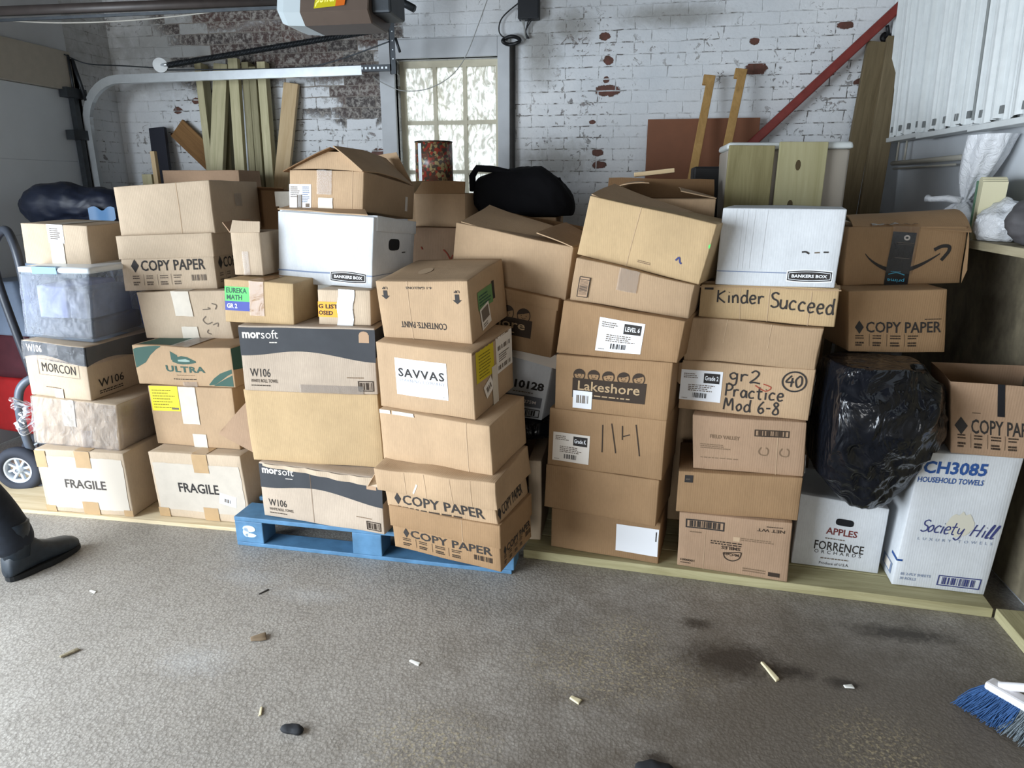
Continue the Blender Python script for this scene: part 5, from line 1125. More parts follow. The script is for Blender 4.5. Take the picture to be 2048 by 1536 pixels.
mb = MB(); mb.tube([(-.80 + .055 * math.cos(t / 20 * 6.283), YB - .045 + .01 * math.sin(t), 2.385 + .022 * math.sin(t / 20 * 6.283)) for t in range(20)], .011, blackwire, 8, closed=True); tag(mb.build('cable_coil'), 'small coil of black cable above the corner of the window', 'cable')
mb = MB(); mb.tube([(-.795, YB - .03, 2.375), (-.795, YB - .03, .02)], .017, plain('dark_pipe', (52, 50, 48), .6, var=.2)); tag(mb.build('conduit_pipe'), 'dark vertical pipe along the right side of the window', 'pipe')
wire('sagging_wire', [(-.80, YB - .12, 2.95), (-.98, YB - .12, 2.50), (-1.12, YB - .1, 2.24), (-1.3, YB - .1, 2.12), (-1.5, YB - .1, 2.10), (-1.66, YB - .08, 2.16), (-1.72, YB - .05, 2.2)], .003, greywire, 'thin grey wire sagging in front of the window')

# red handrail
root = empty('handrail', Matrix.Translation((1.39, YB, 2.37))); tag(root, 'red wooden handrail slanting up the wall at the right', 'handrail')
redw = plain('dark_red_paint', (120, 48, 42), .5, var=.15)
a, b_ = Vector((.18, -.10, .245)), Vector((-.72, -.10, -.645)); ex = (b_ - a).normalized(); Mh = frame(a, ex, Vector((0, -1, 0)))
mb = MB(); mb.box((0, -.026, -.02), ((b_ - a).length, .026, .02), redw, Mh, bev=.008); mb.build('rail', root)
mb = MB(); mb.lathe([(.03, 0), (.03, .008), (.012, .012)], blackwire, 16, Matrix.Translation((.02, 0, -.03)) @ Matrix.Rotation(R(90), 4, 'X')); mb.tube([(.02, -.01, -.03), (.015, -.07, -.025), (-.005, -.09, .015)], .010, blackwire); mb.build('bracket', root)

# ------------------------------------------------------------------ timber leaning on the back wall
def board(name, label, p0, p1, w, t, mat, turn=0, cat='board', group=None):
    p0, p1 = Vector(p0), Vector(p1); ez = (p1 - p0).normalized(); ex = Vector((1, 0, 0)); ex = (ex - ez * ex.dot(ez)).normalized(); ey = ez.cross(ex)
    M = Matrix.Identity(4)
    for i in range(3): M[i][0] = ex[i]; M[i][1] = ey[i]; M[i][2] = ez[i]; M[i][3] = p0[i]
    mb = MB(); mb.box((-w / 2, -t / 2, 0), (w / 2, t / 2, (p1 - p0).length), mat, Matrix.Rotation(R(turn), 4, 'Z'), bev=.003); o = mb.build(name, None, M); tag(o, label, cat, group); return o
greenwood = lumber('treated_lumber', (206, 198, 164), (172, 166, 130)); greenwood2 = lumber('dark_treated_lumber', (160, 154, 124), (126, 120, 92)); pinew = lumber('pine_lumber', (206, 184, 148), (186, 160, 122)); oldw = lumber('old_lumber', (122, 108, 82), (96, 84, 62)); oldw2 = lumber('old_grey_lumber', (132, 118, 92), (104, 92, 70)); brownw = lumber('brown_board', (146, 110, 70), (120, 88, 54))  # greenwood2 is a darker tone of treated wood for some planks
LG = 'lumber leaning on the left of the back wall'
board('lumber', 'narrow greenish plank at the left end of the leaning lumber', (-2.84, 4.48, 0), (-2.951, 4.655, 2.305), .05, .09, greenwood, group=LG)
board('lumber', 'wide greenish plank slanting right at its top in the leaning lumber', (-3.02, 4.36, 0), (-2.757, 4.59, 2.29), .10, .04, greenwood, group=LG)
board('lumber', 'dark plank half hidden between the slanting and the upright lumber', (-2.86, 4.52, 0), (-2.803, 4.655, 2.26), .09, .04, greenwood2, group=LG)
board('lumber', 'pale upright plank in the middle of the leaning lumber', (-2.655, 4.40, 0), (-2.664, 4.585, 2.32), .07, .04, greenwood, group=LG)
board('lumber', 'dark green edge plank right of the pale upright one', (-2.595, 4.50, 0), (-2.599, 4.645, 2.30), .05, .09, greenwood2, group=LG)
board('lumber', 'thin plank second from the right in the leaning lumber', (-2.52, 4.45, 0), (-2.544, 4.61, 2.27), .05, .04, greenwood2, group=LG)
board('lumber', 'rightmost upright plank of the leaning lumber bundle', (-2.445, 4.47, 0), (-2.483, 4.63, 2.30), .06, .06, greenwood, group=LG)
board('pine_plank', 'single pale pine plank leaning apart, left of the window', (-2.60, 4.35, 0), (-2.30, 4.655, 2.17), .105, .03, pinew)
board('plank', 'brown plank leaning diagonally in the back left corner', (-2.45, 4.62, 1.22), (-3.19, 4.655, 1.90), .15, .025, brownw)
board('plank', 'wide brown plank lying level behind the top left box', (-2.32, 4.22, 1.565), (-2.96, 4.22, 1.565), .12, .02, brownw, 90)
board('dark_board', 'dark blue black board standing in the back left corner', (-3.16, 4.36, 0), (-3.32, 4.62, 1.90), .12, .03, plain('dark_blue_board', (34, 36, 48), .6))
board('wood_stake', 'short pale wooden stake upright behind the top left box', (-3.02, 4.15, 0), (-3.035, 4.15, 1.72), .03, .03, pinew)
board('wood_block', 'short pale wooden post end in the back left corner', (-3.13, 4.2, 0), (-3.13, 4.2, 1.58), .07, .04, greenwood)
board('old_plank', 'weathered plank leaning in the right corner, left of its twin', (1.09, 4.12, 0), (1.345, 4.62, 2.30), .105, .04, oldw)
board('old_plank', 'weathered plank leaning in the right corner, nearest the white sheets', (1.22, 4.06, 0), (1.445, 4.60, 2.32), .11, .04, oldw2)
mb = MB(); mb.box((.07, 4.62, 0), (.74, 4.64, 1.905), plain('brown_hardboard', (120, 74, 48), .55, var=.05)); tag(mb.build('hardboard_panel'), 'dark brown hardboard panel standing against the back wall', 'panel')
yel = lumber('yellow_pine_strip', (182, 146, 92), (154, 120, 72))
def hooked(name, label, p0, p1):
    root = empty(name, Matrix.Translation(p0)); tag(root, label, 'wood strip', 'hooked wooden strips'); p0, p1 = Vector(p0), Vector(p1); d = p1 - p0; ez = d.normalized(); ex = (Vector((1, 0, 0)) - ez * ez.x).normalized(); ey = ez.cross(ex); M = Matrix.Identity(4)
    for i in range(3): M[i][0] = ex[i]; M[i][1] = ey[i]; M[i][2] = ez[i]
    mb = MB(); mb.box((-.024, -.012, 0), (.024, .012, d.length), yel, M, bev=.003); mb.build('strip', root)
    mb = MB(); mb.box((-.045, -.012, d.length - .06), (-.02, .012, d.length), yel, M, bev=.004); mb.build('hook_end', root)
hooked('wood_strip', 'left yellow wooden strip with hooked top leaning on the brown panel', (.10, 3.72, 0), (.43, 4.58, 2.14))
hooked('wood_strip', 'right yellow wooden strip with hooked top leaning on the brown panel', (.22, 3.62, 0), (.61, 4.58, 2.17))
mb = MB(); mb.box((.30, 3.75, 0), (.50, 3.95, 1.60), plain('black_case', (26, 25, 26), .6), bev=.01); tag(mb.build('dark_case'), 'black upright case behind the two yellow strips', 'case')
board('wood_offcut', 'short pale offcut board behind the open carton, below the brown panel', (.0, 3.45, 1.555), (.185, 3.45, 1.575), .11, .02, pinew, 90)
mb = MB(); mb.box((-.02, 3.40, 0), (.22, 3.55, 1.50), kraft); tag(mb.build('cardboard_box'), 'brown carton holding up the short offcut board', 'box', PILE)

# frosted tote with two greenish boards in front of it
root = empty('frosted_tote', Matrix.Translation((.641, 3.36, 1.352)) @ Matrix.Scale(1.06, 4)); tag(root, 'frosted grey plastic tote with rounded rim behind the greenish boards', 'tote')
fro = plain('frosted_grey_plastic', (150, 142, 130), .35, spec=.5); frim = plain('frosted_plastic_rim', (198, 202, 200), .3)
mb = MB(); th = Hexa([(-.225, -.13, 0), (.235, -.13, 0), (.235, .14, 0), (-.225, .14, 0), (-.235, -.135, .285), (.235, -.135, .285), (.235, .14, .285), (-.235, .14, .285)], .002, 8); th.body(mb, fro, r=.012); mb.build('tote_body', root)
mb = MB(); th2 = Hexa([(-.24, -.142, .285), (.245, -.142, .285), (.245, .15, .285), (-.24, .15, .285), (-.235, -.137, .312), (.24, -.137, .312), (.24, .145, .312), (-.235, .145, .312)], .002, 8); th2.body(mb, frim, r=.010); mb.build('rim', root)
board('treated_board', 'left darker greenish board standing before the frosted tote', (.484, 3.190, 1.353), (.489, 3.198, 1.670), .188, .018, lumber('dark_treated_board', (140, 132, 96), (116, 108, 74)))
o = board('treated_board', 'right paler greenish board with two knots before the frosted tote', (.692, 3.183, 1.353), (.696, 3.193, 1.682), .193, .02, lumber('pale_treated_board', (164, 158, 124), (146, 140, 104), .6))
mb = MB(); kn = plain('wood_knot', (70, 58, 34), .8)
for cx, cz, q in ((-.015, .235, 1), (-.03, .07, 1.1)): mb.add([(cx + .011 * q * math.cos(t / 10 * 6.283), -.0107, cz + .022 * q * math.sin(t / 10 * 6.283)) for t in range(10)], [list(range(10))[::-1]], kn)
mb.build('knot', o)

# flowery tin
m, nt, bs = newmat('flowery_print'); co = coords(nt); vr = N(nt, 'ShaderNodeTexVoronoi'); vr.inputs['Scale'].default_value = 70; L(nt, co, vr.inputs['Vector'])
hs_ = N(nt, 'ShaderNodeSeparateColor'); L(nt, vr.outputs['Color'], hs_.inputs[0])
c = mix_c(nt, ramp(nt, hs_.outputs[0], .45, .5), lin((140, 56, 44)), lin((70, 62, 52))); c = mix_c(nt, ramp(nt, hs_.outputs[1], .68, .72), c, lin((150, 132, 92))); c = mix_c(nt, ramp(nt, noise_n(nt, co, 30, 3), .55, .6), c, lin((92, 62, 50))); L(nt, c, bs.inputs['Base Color']); bs.inputs['Roughness'].default_value = .3
root = empty('flowery_tin', Matrix.Translation((-1.105, 3.88, 1.522)) @ Matrix.Scale(1.06, 4)); tag(root, 'tall red and dark flowery tin standing in front of the window', 'tin')
mb = MB(); mb.lathe([(.0, .0), (.10, 0), (.097, .205), (.0, .205)], m, 32); mb.build('tin_body', root)
mb = MB(); mb.tube([(.097 * math.cos(t / 32 * 6.283), .097 * math.sin(t / 32 * 6.283), .205) for t in range(32)], .004, plain('tin_rim', (90, 84, 74), .3, metal=.8), 6, closed=True); mb.build('rim', root)
mb = MB(); mb.grid(lambda s, t: Vector((.1002 * math.cos(R(232 + 14 * s)) , .1002 * math.sin(R(232 + 14 * s)), .005 + .19 * t)), 4, 4, plain('white_stripe', (220, 228, 232), .25)); mb.build('white_stripe', root)
for z in (1.472,): 
    mb = MB(); mb.box((-1.23, 3.75, 0), (-.98, 4.0, 1.52), kraft); tag(mb.build('cardboard_box'), 'carton under the flowery tin, hidden by the open boxes', 'box', PILE)

# ------------------------------------------------------------------ soft things
def soft(name, label, cat, centre, radii, mat, amp=.03, freq=4, seed=1, sub=5, ridge=0, push=None, flat=None, group=None, power=2.0, parent=None):
    bm = bmesh.new(); bmesh.ops.create_icosphere(bm, subdivisions=sub, radius=1); c = Vector(centre); vs = []
    for q in bm.verts:
        d = q.co.normalized()
        if power != 2.0:
            k = (abs(d.x) ** power + abs(d.y) ** power + abs(d.z) ** power) ** (-1 / power); d = d * k
        p = Vector((d.x * radii[0], d.y * radii[1], d.z * radii[2])); s = p * freq + Vector((seed * 5.1, seed * 2.3, seed))
        n = noise.noise(s) * amp
        if ridge: n += ridge * (1 - 2 * abs(noise.noise(s * 2.1 + Vector((9, 1, 4))))) + ridge * .6 * (1 - 2 * abs(noise.noise(s * 4.7)))
        p += q.co.normalized() * n
        if flat is not None: p.z = max(p.z, flat - c.z)
        w = p + c
        if push: w = push(w)
        vs.append(w - c)
    fs = [[v.index for v in f.verts] for f in bm.faces]; bm.free()
    mb = MB(); mb.add(vs, fs, mat, True); o = mb.build(name, parent, None if parent else Matrix.Translation(c))
    if parent: o.location = c
    if not parent: tag(o, label, cat, group)
    return o
bagm, nt, bs = newmat('black_bag_plastic'); bs.inputs['Base Color'].default_value = (.006, .007, .010, 1); bs.inputs['Roughness'].default_value = .17; bs.inputs['Specular IOR Level'].default_value = .42
bump(nt, noise_n(nt, scale_vec(nt, coords(nt), (1, 1, .6)), 9, 2.5, .5, 2.0), .55, .04, bs)
def bag_push(w):
    w = w.copy()
    if w.z < .62: w.x = .965 + (w.x - .965) * max(.45, 1 - .9 * (.62 - w.z) / .30 * .55)
    # rests on the apple carton and on the front top edge of the towel carton, held in by neighbours
    if w.z < .355: 
        if w.y > 2.40 and w.x < 1.035: w.z = max(w.z, .352 + .03 * max(0, 2.55 - w.y))
    xl = 1.035 + (w.z - .04) * .053 * 1.3
    if w.x > xl - .012 and w.z < .612:
        if w.z > .53: w.z = .615
        elif w.y > 2.43: w.x = xl - .012
        elif w.y > 2.42: w.y = 2.42
    if w.x < .73: w.x = .73 + (w.x - .73) * .08
    if w.z > .58: w.x = min(w.x, 1.135)
    w.z = min(w.z, .902)
    return w
soft('garbage_bag', 'shiny black garbage bag slumped over the apple and towel cartons', 'garbage bag', (.90, 2.60, .63), (.245, .22, .285), bagm, .06, 3.4, 3, 6, .020, bag_push, power=2.25)
soft('plastic_bag', 'crumpled dark plastic squeezed in the gap below the white numbered carton', 'plastic bag', (-.47, 2.86, .476), (.20, .13, .060), bagm, .02, 6, 5, 4, .008, lambda w: Vector((w.x, w.y, min(max(w.z, .424), .529))))
cloth_b = plain('black_cloth', (15, 15, 18), .9, spec=.15)
root = empty('duffel_bag', Matrix.Translation((-.525, 3.50, 1.362))); tag(root, 'black cloth duffel bag lying on boxes below the window corner', 'bag')
soft('bag_body', '', '', (0, 0, .10), (.245, .15, .125), cloth_b, .03, 5, 2, 5, .008, lambda w: Vector((w.x, w.y, max(.003, w.z - max(0, w.x - .08) * .45))), power=2.8, parent=root)
mb = MB(); hp = [(-.265, -.04, .12), (-.262, -.06, .19), (-.235, -.07, .226), (-.16, -.07, .222), (-.08, -.07, .205), (-.02, -.06, .19)]; mb.tube(hp, .017, cloth_b, 8); mb.build('handle', root)
mb = MB(); mb.tube([(.12, -.08, .17), (.17, -.07, .175), (.19, -.06, .12)], .010, cloth_b, 8); mb.build('side_loop', root)
navy = plain('navy_tarp', (24, 30, 46), .5, var=.2); ltarp = plain('faded_blue_tarp', (82, 118, 156), .5)

# translucent white bag tied in the middle, on the shelf
wb, nt, bs = newmat('white_bag_plastic'); out = nt.nodes['Material Output']
bs.inputs['Base Color'].default_value = (*lin((232, 234, 238)), 1); bs.inputs['Roughness'].default_value = .3
tr = N(nt, 'ShaderNodeBsdfTransparent'); mxx = N(nt, 'ShaderNodeMixShader'); mxx.inputs[0].default_value = .82; L(nt, tr.outputs[0], mxx.inputs[1]); L(nt, bs.outputs[0], mxx.inputs[2]); L(nt, mxx.outputs[0], out.inputs[0])
bump(nt, noise_n(nt, coords(nt), 22, 4, .6, 1), .7, .02, bs)
root = empty('tied_plastic_bag', Matrix.Translation((1.40, 3.31, 1.303))); tag(root, 'translucent white plastic bag tied in a knot on the shelf', 'plastic bag')
def bagfn(prof, lean, seed):
    def fn(s, t):
        k = t * (len(prof) - 1); i = min(int(k), len(prof) - 2); f = k - i; r = prof[i][0] * (1 - f) + prof[i + 1][0] * f; z = prof[i][1] * (1 - f) + prof[i + 1][1] * f
        a = s * 2 * math.pi; fold = 1 + .16 * math.sin(a * 7 + seed + 3 * z) * min(1, .05 / max(r, .01)) + .10 * noise.noise(Vector((math.cos(a) * 3, math.sin(a) * 3, z * 9 + seed)))
        return Vector((r * .75 * fold * math.cos(a) + lean[0] * max(0, z - .13), r * fold * math.sin(a) + lean[1] * max(0, z - .13), z))
    return fn
mb = MB(); mb.grid(bagfn([(.04, .002), (.09, .004), (.115, .04), (.10, .09), (.05, .125), (.016, .14)], (0, 0), 1), 56, 20, wb); mb.build('full_part', root)
mb = MB(); mb.grid(bagfn([(.016, .14), (.045, .19), (.075, .25), (.10, .33), (.105, .40)], (.1, -.30), 4), 56, 20, wb); mb.build('gathered_top', root)
mb = MB(); mb.tube([(-.02, -.02, .14), (-.06, .02, .15), (-.10, .08, .145), (-.11, .10, .148)], [.016, .014, .012, .018], wb, 8); mb.tube([(.022 * math.cos(t), .022 * math.sin(t), .14) for t in [q / 12 * 6.283 for q in range(12)]], .008, wb, 6, closed=True); mb.build('knot', root)
root = empty('fanned_book', Matrix.Translation((1.40, 3.07, 1.303)) @ Matrix.Rotation(R(70), 4, 'Z')); tag(root, 'cream fanned book with green cover behind the tied plastic bag', 'book')
mb = MB()
for i in range(8): mb.box((-.09 + .02 * i, -.03, 0), (-.078 + .02 * i, .05, .235), plain('cream_pages', (206, 200, 168), .7), Matrix.Rotation(R(-10 + 2.5 * i), 4, 'Y'))
mb.build('pages', root); mb = MB(); mb.box((.085, -.035, 0), (.10, .055, .245), plain('green_cover', (96, 130, 104), .6, var=.35, vscale=25), Matrix.Rotation(R(12), 4, 'Y')); mb.build('cover', root)
soft('cloth_bundle', 'dark grey bundle at the right end of the shelf', 'bundle', (1.40, 2.72, 1.385), (.085, .10, .082), plain('dark_grey_bundle', (74, 72, 74), .7, var=.2), .02, 9, 4, 4, .01, lambda w: Vector((min(w.x, 1.50), w.y, max(w.z, 1.304))))
soft('plastic_bag', 'small crumpled white plastic bag beside the dark bundle on the shelf', 'plastic bag', (1.38, 2.91, 1.37), (.07, .09, .07), wb, .03, 9, 7, 4, .015, lambda w: Vector((min(w.x, 1.49), w.y, max(w.z, 1.304))))
mb = MB(); mb.box((1.33, 3.50, 1.303), (1.46, 3.88, 1.345), plain('purple_case', (62, 54, 84), .5, var=.3), bev=.006); tag(mb.build('flat_case'), 'flat dark purple case lying on the shelf', 'case')

# white ribbed sheets on the right wall, and the little wall rack below
ribm = plain('white_ribbed_plastic', (212, 216, 216), .4, var=.05)
for i, (ya, yb, z0, lab) in enumerate(((3.98, 4.58, 1.775, 'white ribbed sheet nearest the back corner on the right wall'), (3.38, 3.98, 1.765, 'middle white ribbed sheet hung on the right wall'), (2.55, 3.38, 1.755, 'white ribbed sheet at the right edge of the picture'))):
    root = empty('ribbed_sheet', Matrix.Translation((XR - .05 - .012 * i, (ya + yb) / 2, z0))); tag(root, lab, 'ribbed sheet', 'white ribbed sheets'); hw = (yb - ya) / 2; mb = MB(); rg = random.Random(i + 2)
    def prof_x(s, i=i):
        y = s * 34 + i * 3.3
        return .012 * math.sin(y * 1.9) ** 3 + .010 * (1 if math.sin(y * .7) > .3 else -.3) + .006 * math.sin(y * 5.1)
    N_ = 140
    mb.grid(lambda s, t: Vector((-.02 - prof_x(s), hw - 2 * hw * s + .11 * t * (1 if i == 0 else .9), 1.15 * t + .008 * math.sin(26 * s + i))), N_, 2, ribm, False)
    mb.grid(lambda s, t: Vector((.012 - prof_x(1 - s), -hw + 2 * hw * s + .11 * t * (1 if i == 0 else .9), 1.15 * t)), N_, 2, ribm, False); mb.build('sheet', root)
    mb = MB()
    for k in range(5): y = -hw + (k + .5) * 2 * hw / 5; mb.box((-.04, y - .012, .02), (-.034, y + .012, .05), plain('rib_slot', (120, 124, 124), .5))
    mb.build('edge_slots', root)
    mb = MB(); mb.box((-.045, -hw, -.03), (.03, hw, -.006), ribm, bev=.003); mb.build('bottom_rail', root)
root = empty('wall_rack', Matrix.Translation((XR - .02, 4.3, 1.6))); tag(root, 'thin white metal rack on the right wall below the ribbed sheets', 'rack')
wm = plain('white_painted_rod', (176, 172, 160), .4)
mb = MB(); mb.tube([(-.02, .10, .03), (-.02, .10, .15), (-.02, -.02, .15), (-.02, -.02, .03)], .006, wm, 6); mb.build('upright', root)
mb = MB(); mb.tube([(-.03, .13, .03), (-.03, -.75, .03)], .012, wm, 8); mb.tube([(-.03, .10, .0), (-.03, -.70, .0)], .005, wm, 6); mb.build('bar', root)

# ------------------------------------------------------------------ left edge: hand truck, snow blower, tarp
tyre = plain('black_rubber', (52, 56, 66), .8); hub = plain('white_hub_plastic', (206, 214, 222), .45); tubem = plain('grey_tube_paint', (92, 100, 112), .35, spec=.5)
root = empty('hand_truck', Matrix.Translation((-3.02, 2.76, 0)) @ Matrix.Rotation(R(14), 4, 'Z')); tag(root, 'grey hand truck with white spoked wheel beside the leftmost stack', 'hand truck')
for k, (wx, wy) in enumerate(((0, 0), (0, .22))):
    mb = MB(); Mw = Matrix.Translation((wx, wy, .118)) @ Matrix.Rotation(R(90), 4, 'X')
    mb.lathe([(.070, -.026), (.098, -.03), (.114, -.018), (.118, 0), (.114, .018), (.098, .03), (.070, .026), (.070, -.026)], tyre, 40, Mw, cap=False); w_ = mb.build('wheel', root)
    mb = MB(); mb.lathe([(.060, -.022), (.073, -.022), (.073, .022), (.060, .022), (.060, -.022)], hub, 40, Mw, cap=False); mb.lathe([(.0, -.03), (.018, -.03), (.02, .03), (.0, .03)], hub, 20, Mw)
    for q in range(8): mb.box((.012, -.005, -.008), (.064, .005, .010), hub, Mw @ Matrix.Rotation(q * math.pi / 4 + .2, 4, 'Z'))
    mb.build('spoked_hub', w_)['label'] = 'white spoked hub'
mb = MB(); mb.tube([(0, -.03, .118), (0, .25, .118)], .010, tubem); mb.build('axle', root)
def spl(pts, n=8):
    P = [Vector(p) for p in pts]; q = []
    for i in range(len(P) - 1):
        p0, p1, p2, p3 = P[max(i - 1, 0)], P[i], P[i + 1], P[min(i + 2, len(P) - 1)]
        for k in range(n): t = k / n; q.append(.5 * ((2 * p1) + (-p0 + p2) * t + (2 * p0 - 5 * p1 + 4 * p2 - p3) * t * t + (-p0 + 3 * p1 - 3 * p2 + p3) * t ** 3))
    return q + [P[-1]]
mb = MB(); mb.tube(spl([(.06, .05, .12), (.05, .02, .26), (.055, .0, .42), (.08, .0, .54), (.14, .02, .59), (.20, .05, .57)]), .020, tubem, 12); mb.build('curved_guard', root)
mb = MB(); mb.tube(spl([(.10, .20, .12), (.02, .20, .6), (-.04, .19, 1.05), (-.02, .18, 1.22), (.06, .15, 1.30), (.12, .10, 1.26), (.16, .06, 1.1), (.14, .08, .7), (.08, .06, .13)]), .020, plain('dark_tube_paint', (58, 62, 70), .35), 12); mb.build('handle_loop', root)
mb = MB(); mb.box((.02, .0, .020), (.26, .22, .026), tubem); mb.build('toe_plate', root)
redp = plain('red_machine_paint', (176, 42, 44), .35, var=.1); dredp = plain('dark_red_machine_paint', (74, 34, 42), .45, var=.15); gpl = plain('blue_grey_plastic', (104, 116, 134), .4, var=.06); blk = plain('black_machine_part', (24, 25, 30), .5)
root = empty('snow_blower', Matrix.Translation((-3.32, 3.40, 0)) @ Matrix.Rotation(R(-8), 4, 'Z')); tag(root, 'red snow blower partly hidden at the left edge behind the hand truck', 'machine')
mb = MB(); h_ = Hexa([(-.30, -.22, .12), (.36, -.22, .12), (.36, .2, .12), (-.30, .2, .12), (-.30, -.20, .46), (.36, -.20, .44), (.36, .2, .44), (-.3, .2, .46)], .006, 2); h_.body(mb, redp, r=.03); mb.build('auger_housing', root)
mb = MB(); h_ = Hexa([(-.32, -.26, .46), (.18, -.24, .46), (.2, .2, .46), (-.32, .2, .46), (-.30, -.2, .80), (.06, -.2, .76), (.08, .2, .76), (-.3, .2, .8)], .006, 4); h_.body(mb, dredp, r=.04); mb.build('engine_cover', root)
mb = MB(); h_ = Hexa([(-.32, -.30, .72), (.20, -.27, .72), (.20, .1, .74), (-.32, .1, .74), (-.30, -.18, .99), (.0, -.16, 1.0), (.02, .1, 1.0), (-.30, .1, .99)], .004, 6); h_.body(mb, gpl, r=.02); mb.build('control_panel', root)
mb = MB(); h_ = Hexa([(.06, -.1, .80), (.26, -.1, .80), (.26, .14, .80), (.06, .14, .80), (.02, -.08, 1.10), (.18, -.08, 1.08), (.18, .1, 1.08), (.02, .1, 1.1)], .01, 9); h_.body(mb, blk, r=.03); mb.build('chute', root)
mb = MB(); mb.tube(spl([(.2, -.05, .97), (.1, -.1, 1.05), (.2, -.1, 1.10), (.3, -.05, 1.08)]), .05, plain('pale_blue_bag', (140, 158, 180), .5), 10); mb.build('rag', root)
mb = MB(); mb.tube(spl([(-.2, .15, .5), (-.15, .25, 1.0), (-.1, .32, 1.34), (.3, .32, 1.34), (.28, .25, 1.0), (.2, .15, .5)]), .016, blk); mb.build('handlebar', root)
for q in (-.22, .26):
    mb = MB(); mb.lathe([(.04, -.05), (.14, -.05), (.15, 0), (.14, .05), (.04, .05)], tyre, 28, Matrix.Translation((q, .30, .15)) @ Matrix.Rotation(R(90), 4, 'Y')); mb.build('wheel', root)
root = empty('tarp', Matrix.Translation((-3.20, 3.62, 1.355))); tag(root, 'dark navy tarp heaped over the handlebar at the left edge', 'tarp')
soft('tarp_heap', '', '', (0.0, 0, .03), (.36, .14, .11), navy, .05, 5, 3, 5, .012, lambda w: Vector((w.x, w.y, max(w.z, -.05 - .1 * max(0, -w.x)))), parent=root)
mb = MB(); mb.grid(lambda s, t: Vector((.20 + .17 * s, -.14 + .01 * math.sin(6 * s), .03 - .10 * t * (1 - .4 * s) + .012 * math.sin(9 * s + 4 * t))), 10, 8, ltarp); mb.build('faded_fold', root)['label'] = 'faded lighter blue fold'

# ------------------------------------------------------------------ person walking in at the left edge
def skin(name, verts, edges, mat, parent, sub=2, rootv=0):
    me = bpy.data.meshes.new(name); me.from_pydata([v[:3] for v in verts], edges, []); o = bpy.data.objects.new(name, me); C.objects.link(o); o.parent = parent
    md = o.modifiers.new('skin', 'SKIN'); md.use_smooth_shade = True
    for i, v in enumerate(verts):
        sv = me.skin_vertices[0].data[i]; rr = v[3]; sv.radius = rr if isinstance(rr, tuple) else (rr, rr); sv.use_root = (i == rootv)
    sb = o.modifiers.new('sub', 'SUBSURF'); sb.levels = sub; sb.render_levels = sub
    dg = bpy.context.evaluated_depsgraph_get(); me2 = bpy.data.meshes.new_from_object(o.evaluated_get(dg)); me2.name = name; o.modifiers.clear(); o.data = me2; me2.materials.clear(); me2.materials.append(mat)
    for p in me2.polygons: p.use_smooth = True
    return o
skinm = plain('skin', (196, 150, 124), .55); pants = plain('dark_trousers', (26, 32, 42), .85, var=.25, vscale=30); jacket = plain('dark_jacket', (34, 40, 52), .8, var=.1); bootm = plain('dark_boot_leather', (34, 42, 50), .5, var=.25, vscale=40); solem = plain('boot_sole', (22, 24, 26), .8); hairm = plain('dark_hair', (40, 30, 24), .7)
PR = Matrix.Translation((-2.488, 1.828, 0)) @ Matrix.Rotation(R(40), 4, 'Z')
root = empty('person', PR); tag(root, 'person in dark trousers and dark boots stepping in from the left edge', 'person')
# joints, relative to the root: near (visible) foot forward, other foot behind, facing +x and slightly +y
hipc = Vector((-.12, .05, .93)); hA, hB = Vector((-.07, -.02, .90)), Vector((-.16, .13, .90))
kA, aA = Vector((.105, .13, .50)), Vector((.275, .105, .105)); kB, aB = Vector((-.10, .18, .48)), Vector((-.40, .10, .20))
chest = Vector((-.06, .09, 1.25)); neck = Vector((-.035, .10, 1.46)); head = Vector((.0, .125, 1.595))
sA, sB = Vector((.03, -.07, 1.40)), Vector((-.15, .25, 1.40)); eA, eB = Vector((-.02, -.12, 1.12)), Vector((-.10, .37, 1.12)); wA, wB = Vector((.12, -.05, .92)), Vector((.06, .41, .93))
V = lambda p, r: (p.x, p.y, p.z, r)
bv = [V(hipc, .10), V(chest, (.13, .10)), V(neck, .055), V(head - Vector((0, 0, .02)), (.075, .09)), V(head + Vector((0, 0, .09)), (.07, .085)), V(sA, .05), V(eA, .038), V(wA, .026), V(sB, .05), V(eB, .038), V(wB, .026),
      V(hA, .07), V(kA, .05), V(aA, .035), V(hB, .07), V(kB, .05), V(aB, .035), V(head + Vector((.105, .05, -.01)), .016), V(head + Vector((-.05, .085, .0)), (.018, .012)), V(head + Vector((.03, -.085, .0)), (.018, .012))]
be = [(0, 1), (1, 2), (2, 3), (3, 4), (1, 5), (5, 6), (6, 7), (1, 8), (8, 9), (9, 10), (0, 11), (11, 12), (12, 13), (0, 14), (14, 15), (15, 16), (3, 17), (3, 18), (3, 19)]
def hand(w, fwd, side, dn):
    o = len(bv); palm = w + dn * .07 + fwd * .01; bv.append(V(palm, (.034, .018))); be.append((len(bv) - 2 if False else idx_w, o))
    for k, (off, ln) in enumerate(((-.027, .062), (-.009, .072), (.009, .068), (.026, .055))):
        b0 = palm + dn * .035 + side * off; i0 = len(bv); bv.append(V(b0, .0095)); bv.append(V(b0 + dn * ln * .55 + fwd * .008, .0085)); bv.append(V(b0 + dn * ln * .9 + fwd * .026, .0075)); be.extend([(o, i0), (i0, i0 + 1), (i0 + 1, i0 + 2)])
    i0 = len(bv); bv.append(V(palm - side * .038 - dn * .02 + fwd * .012, .011)); bv.append(V(palm - side * .048 + dn * .015 + fwd * .03, .009)); bv.append(V(palm - side * .045 + dn * .038 + fwd * .04, .008)); be.extend([(o, i0), (i0, i0 + 1), (i0 + 1, i0 + 2)])
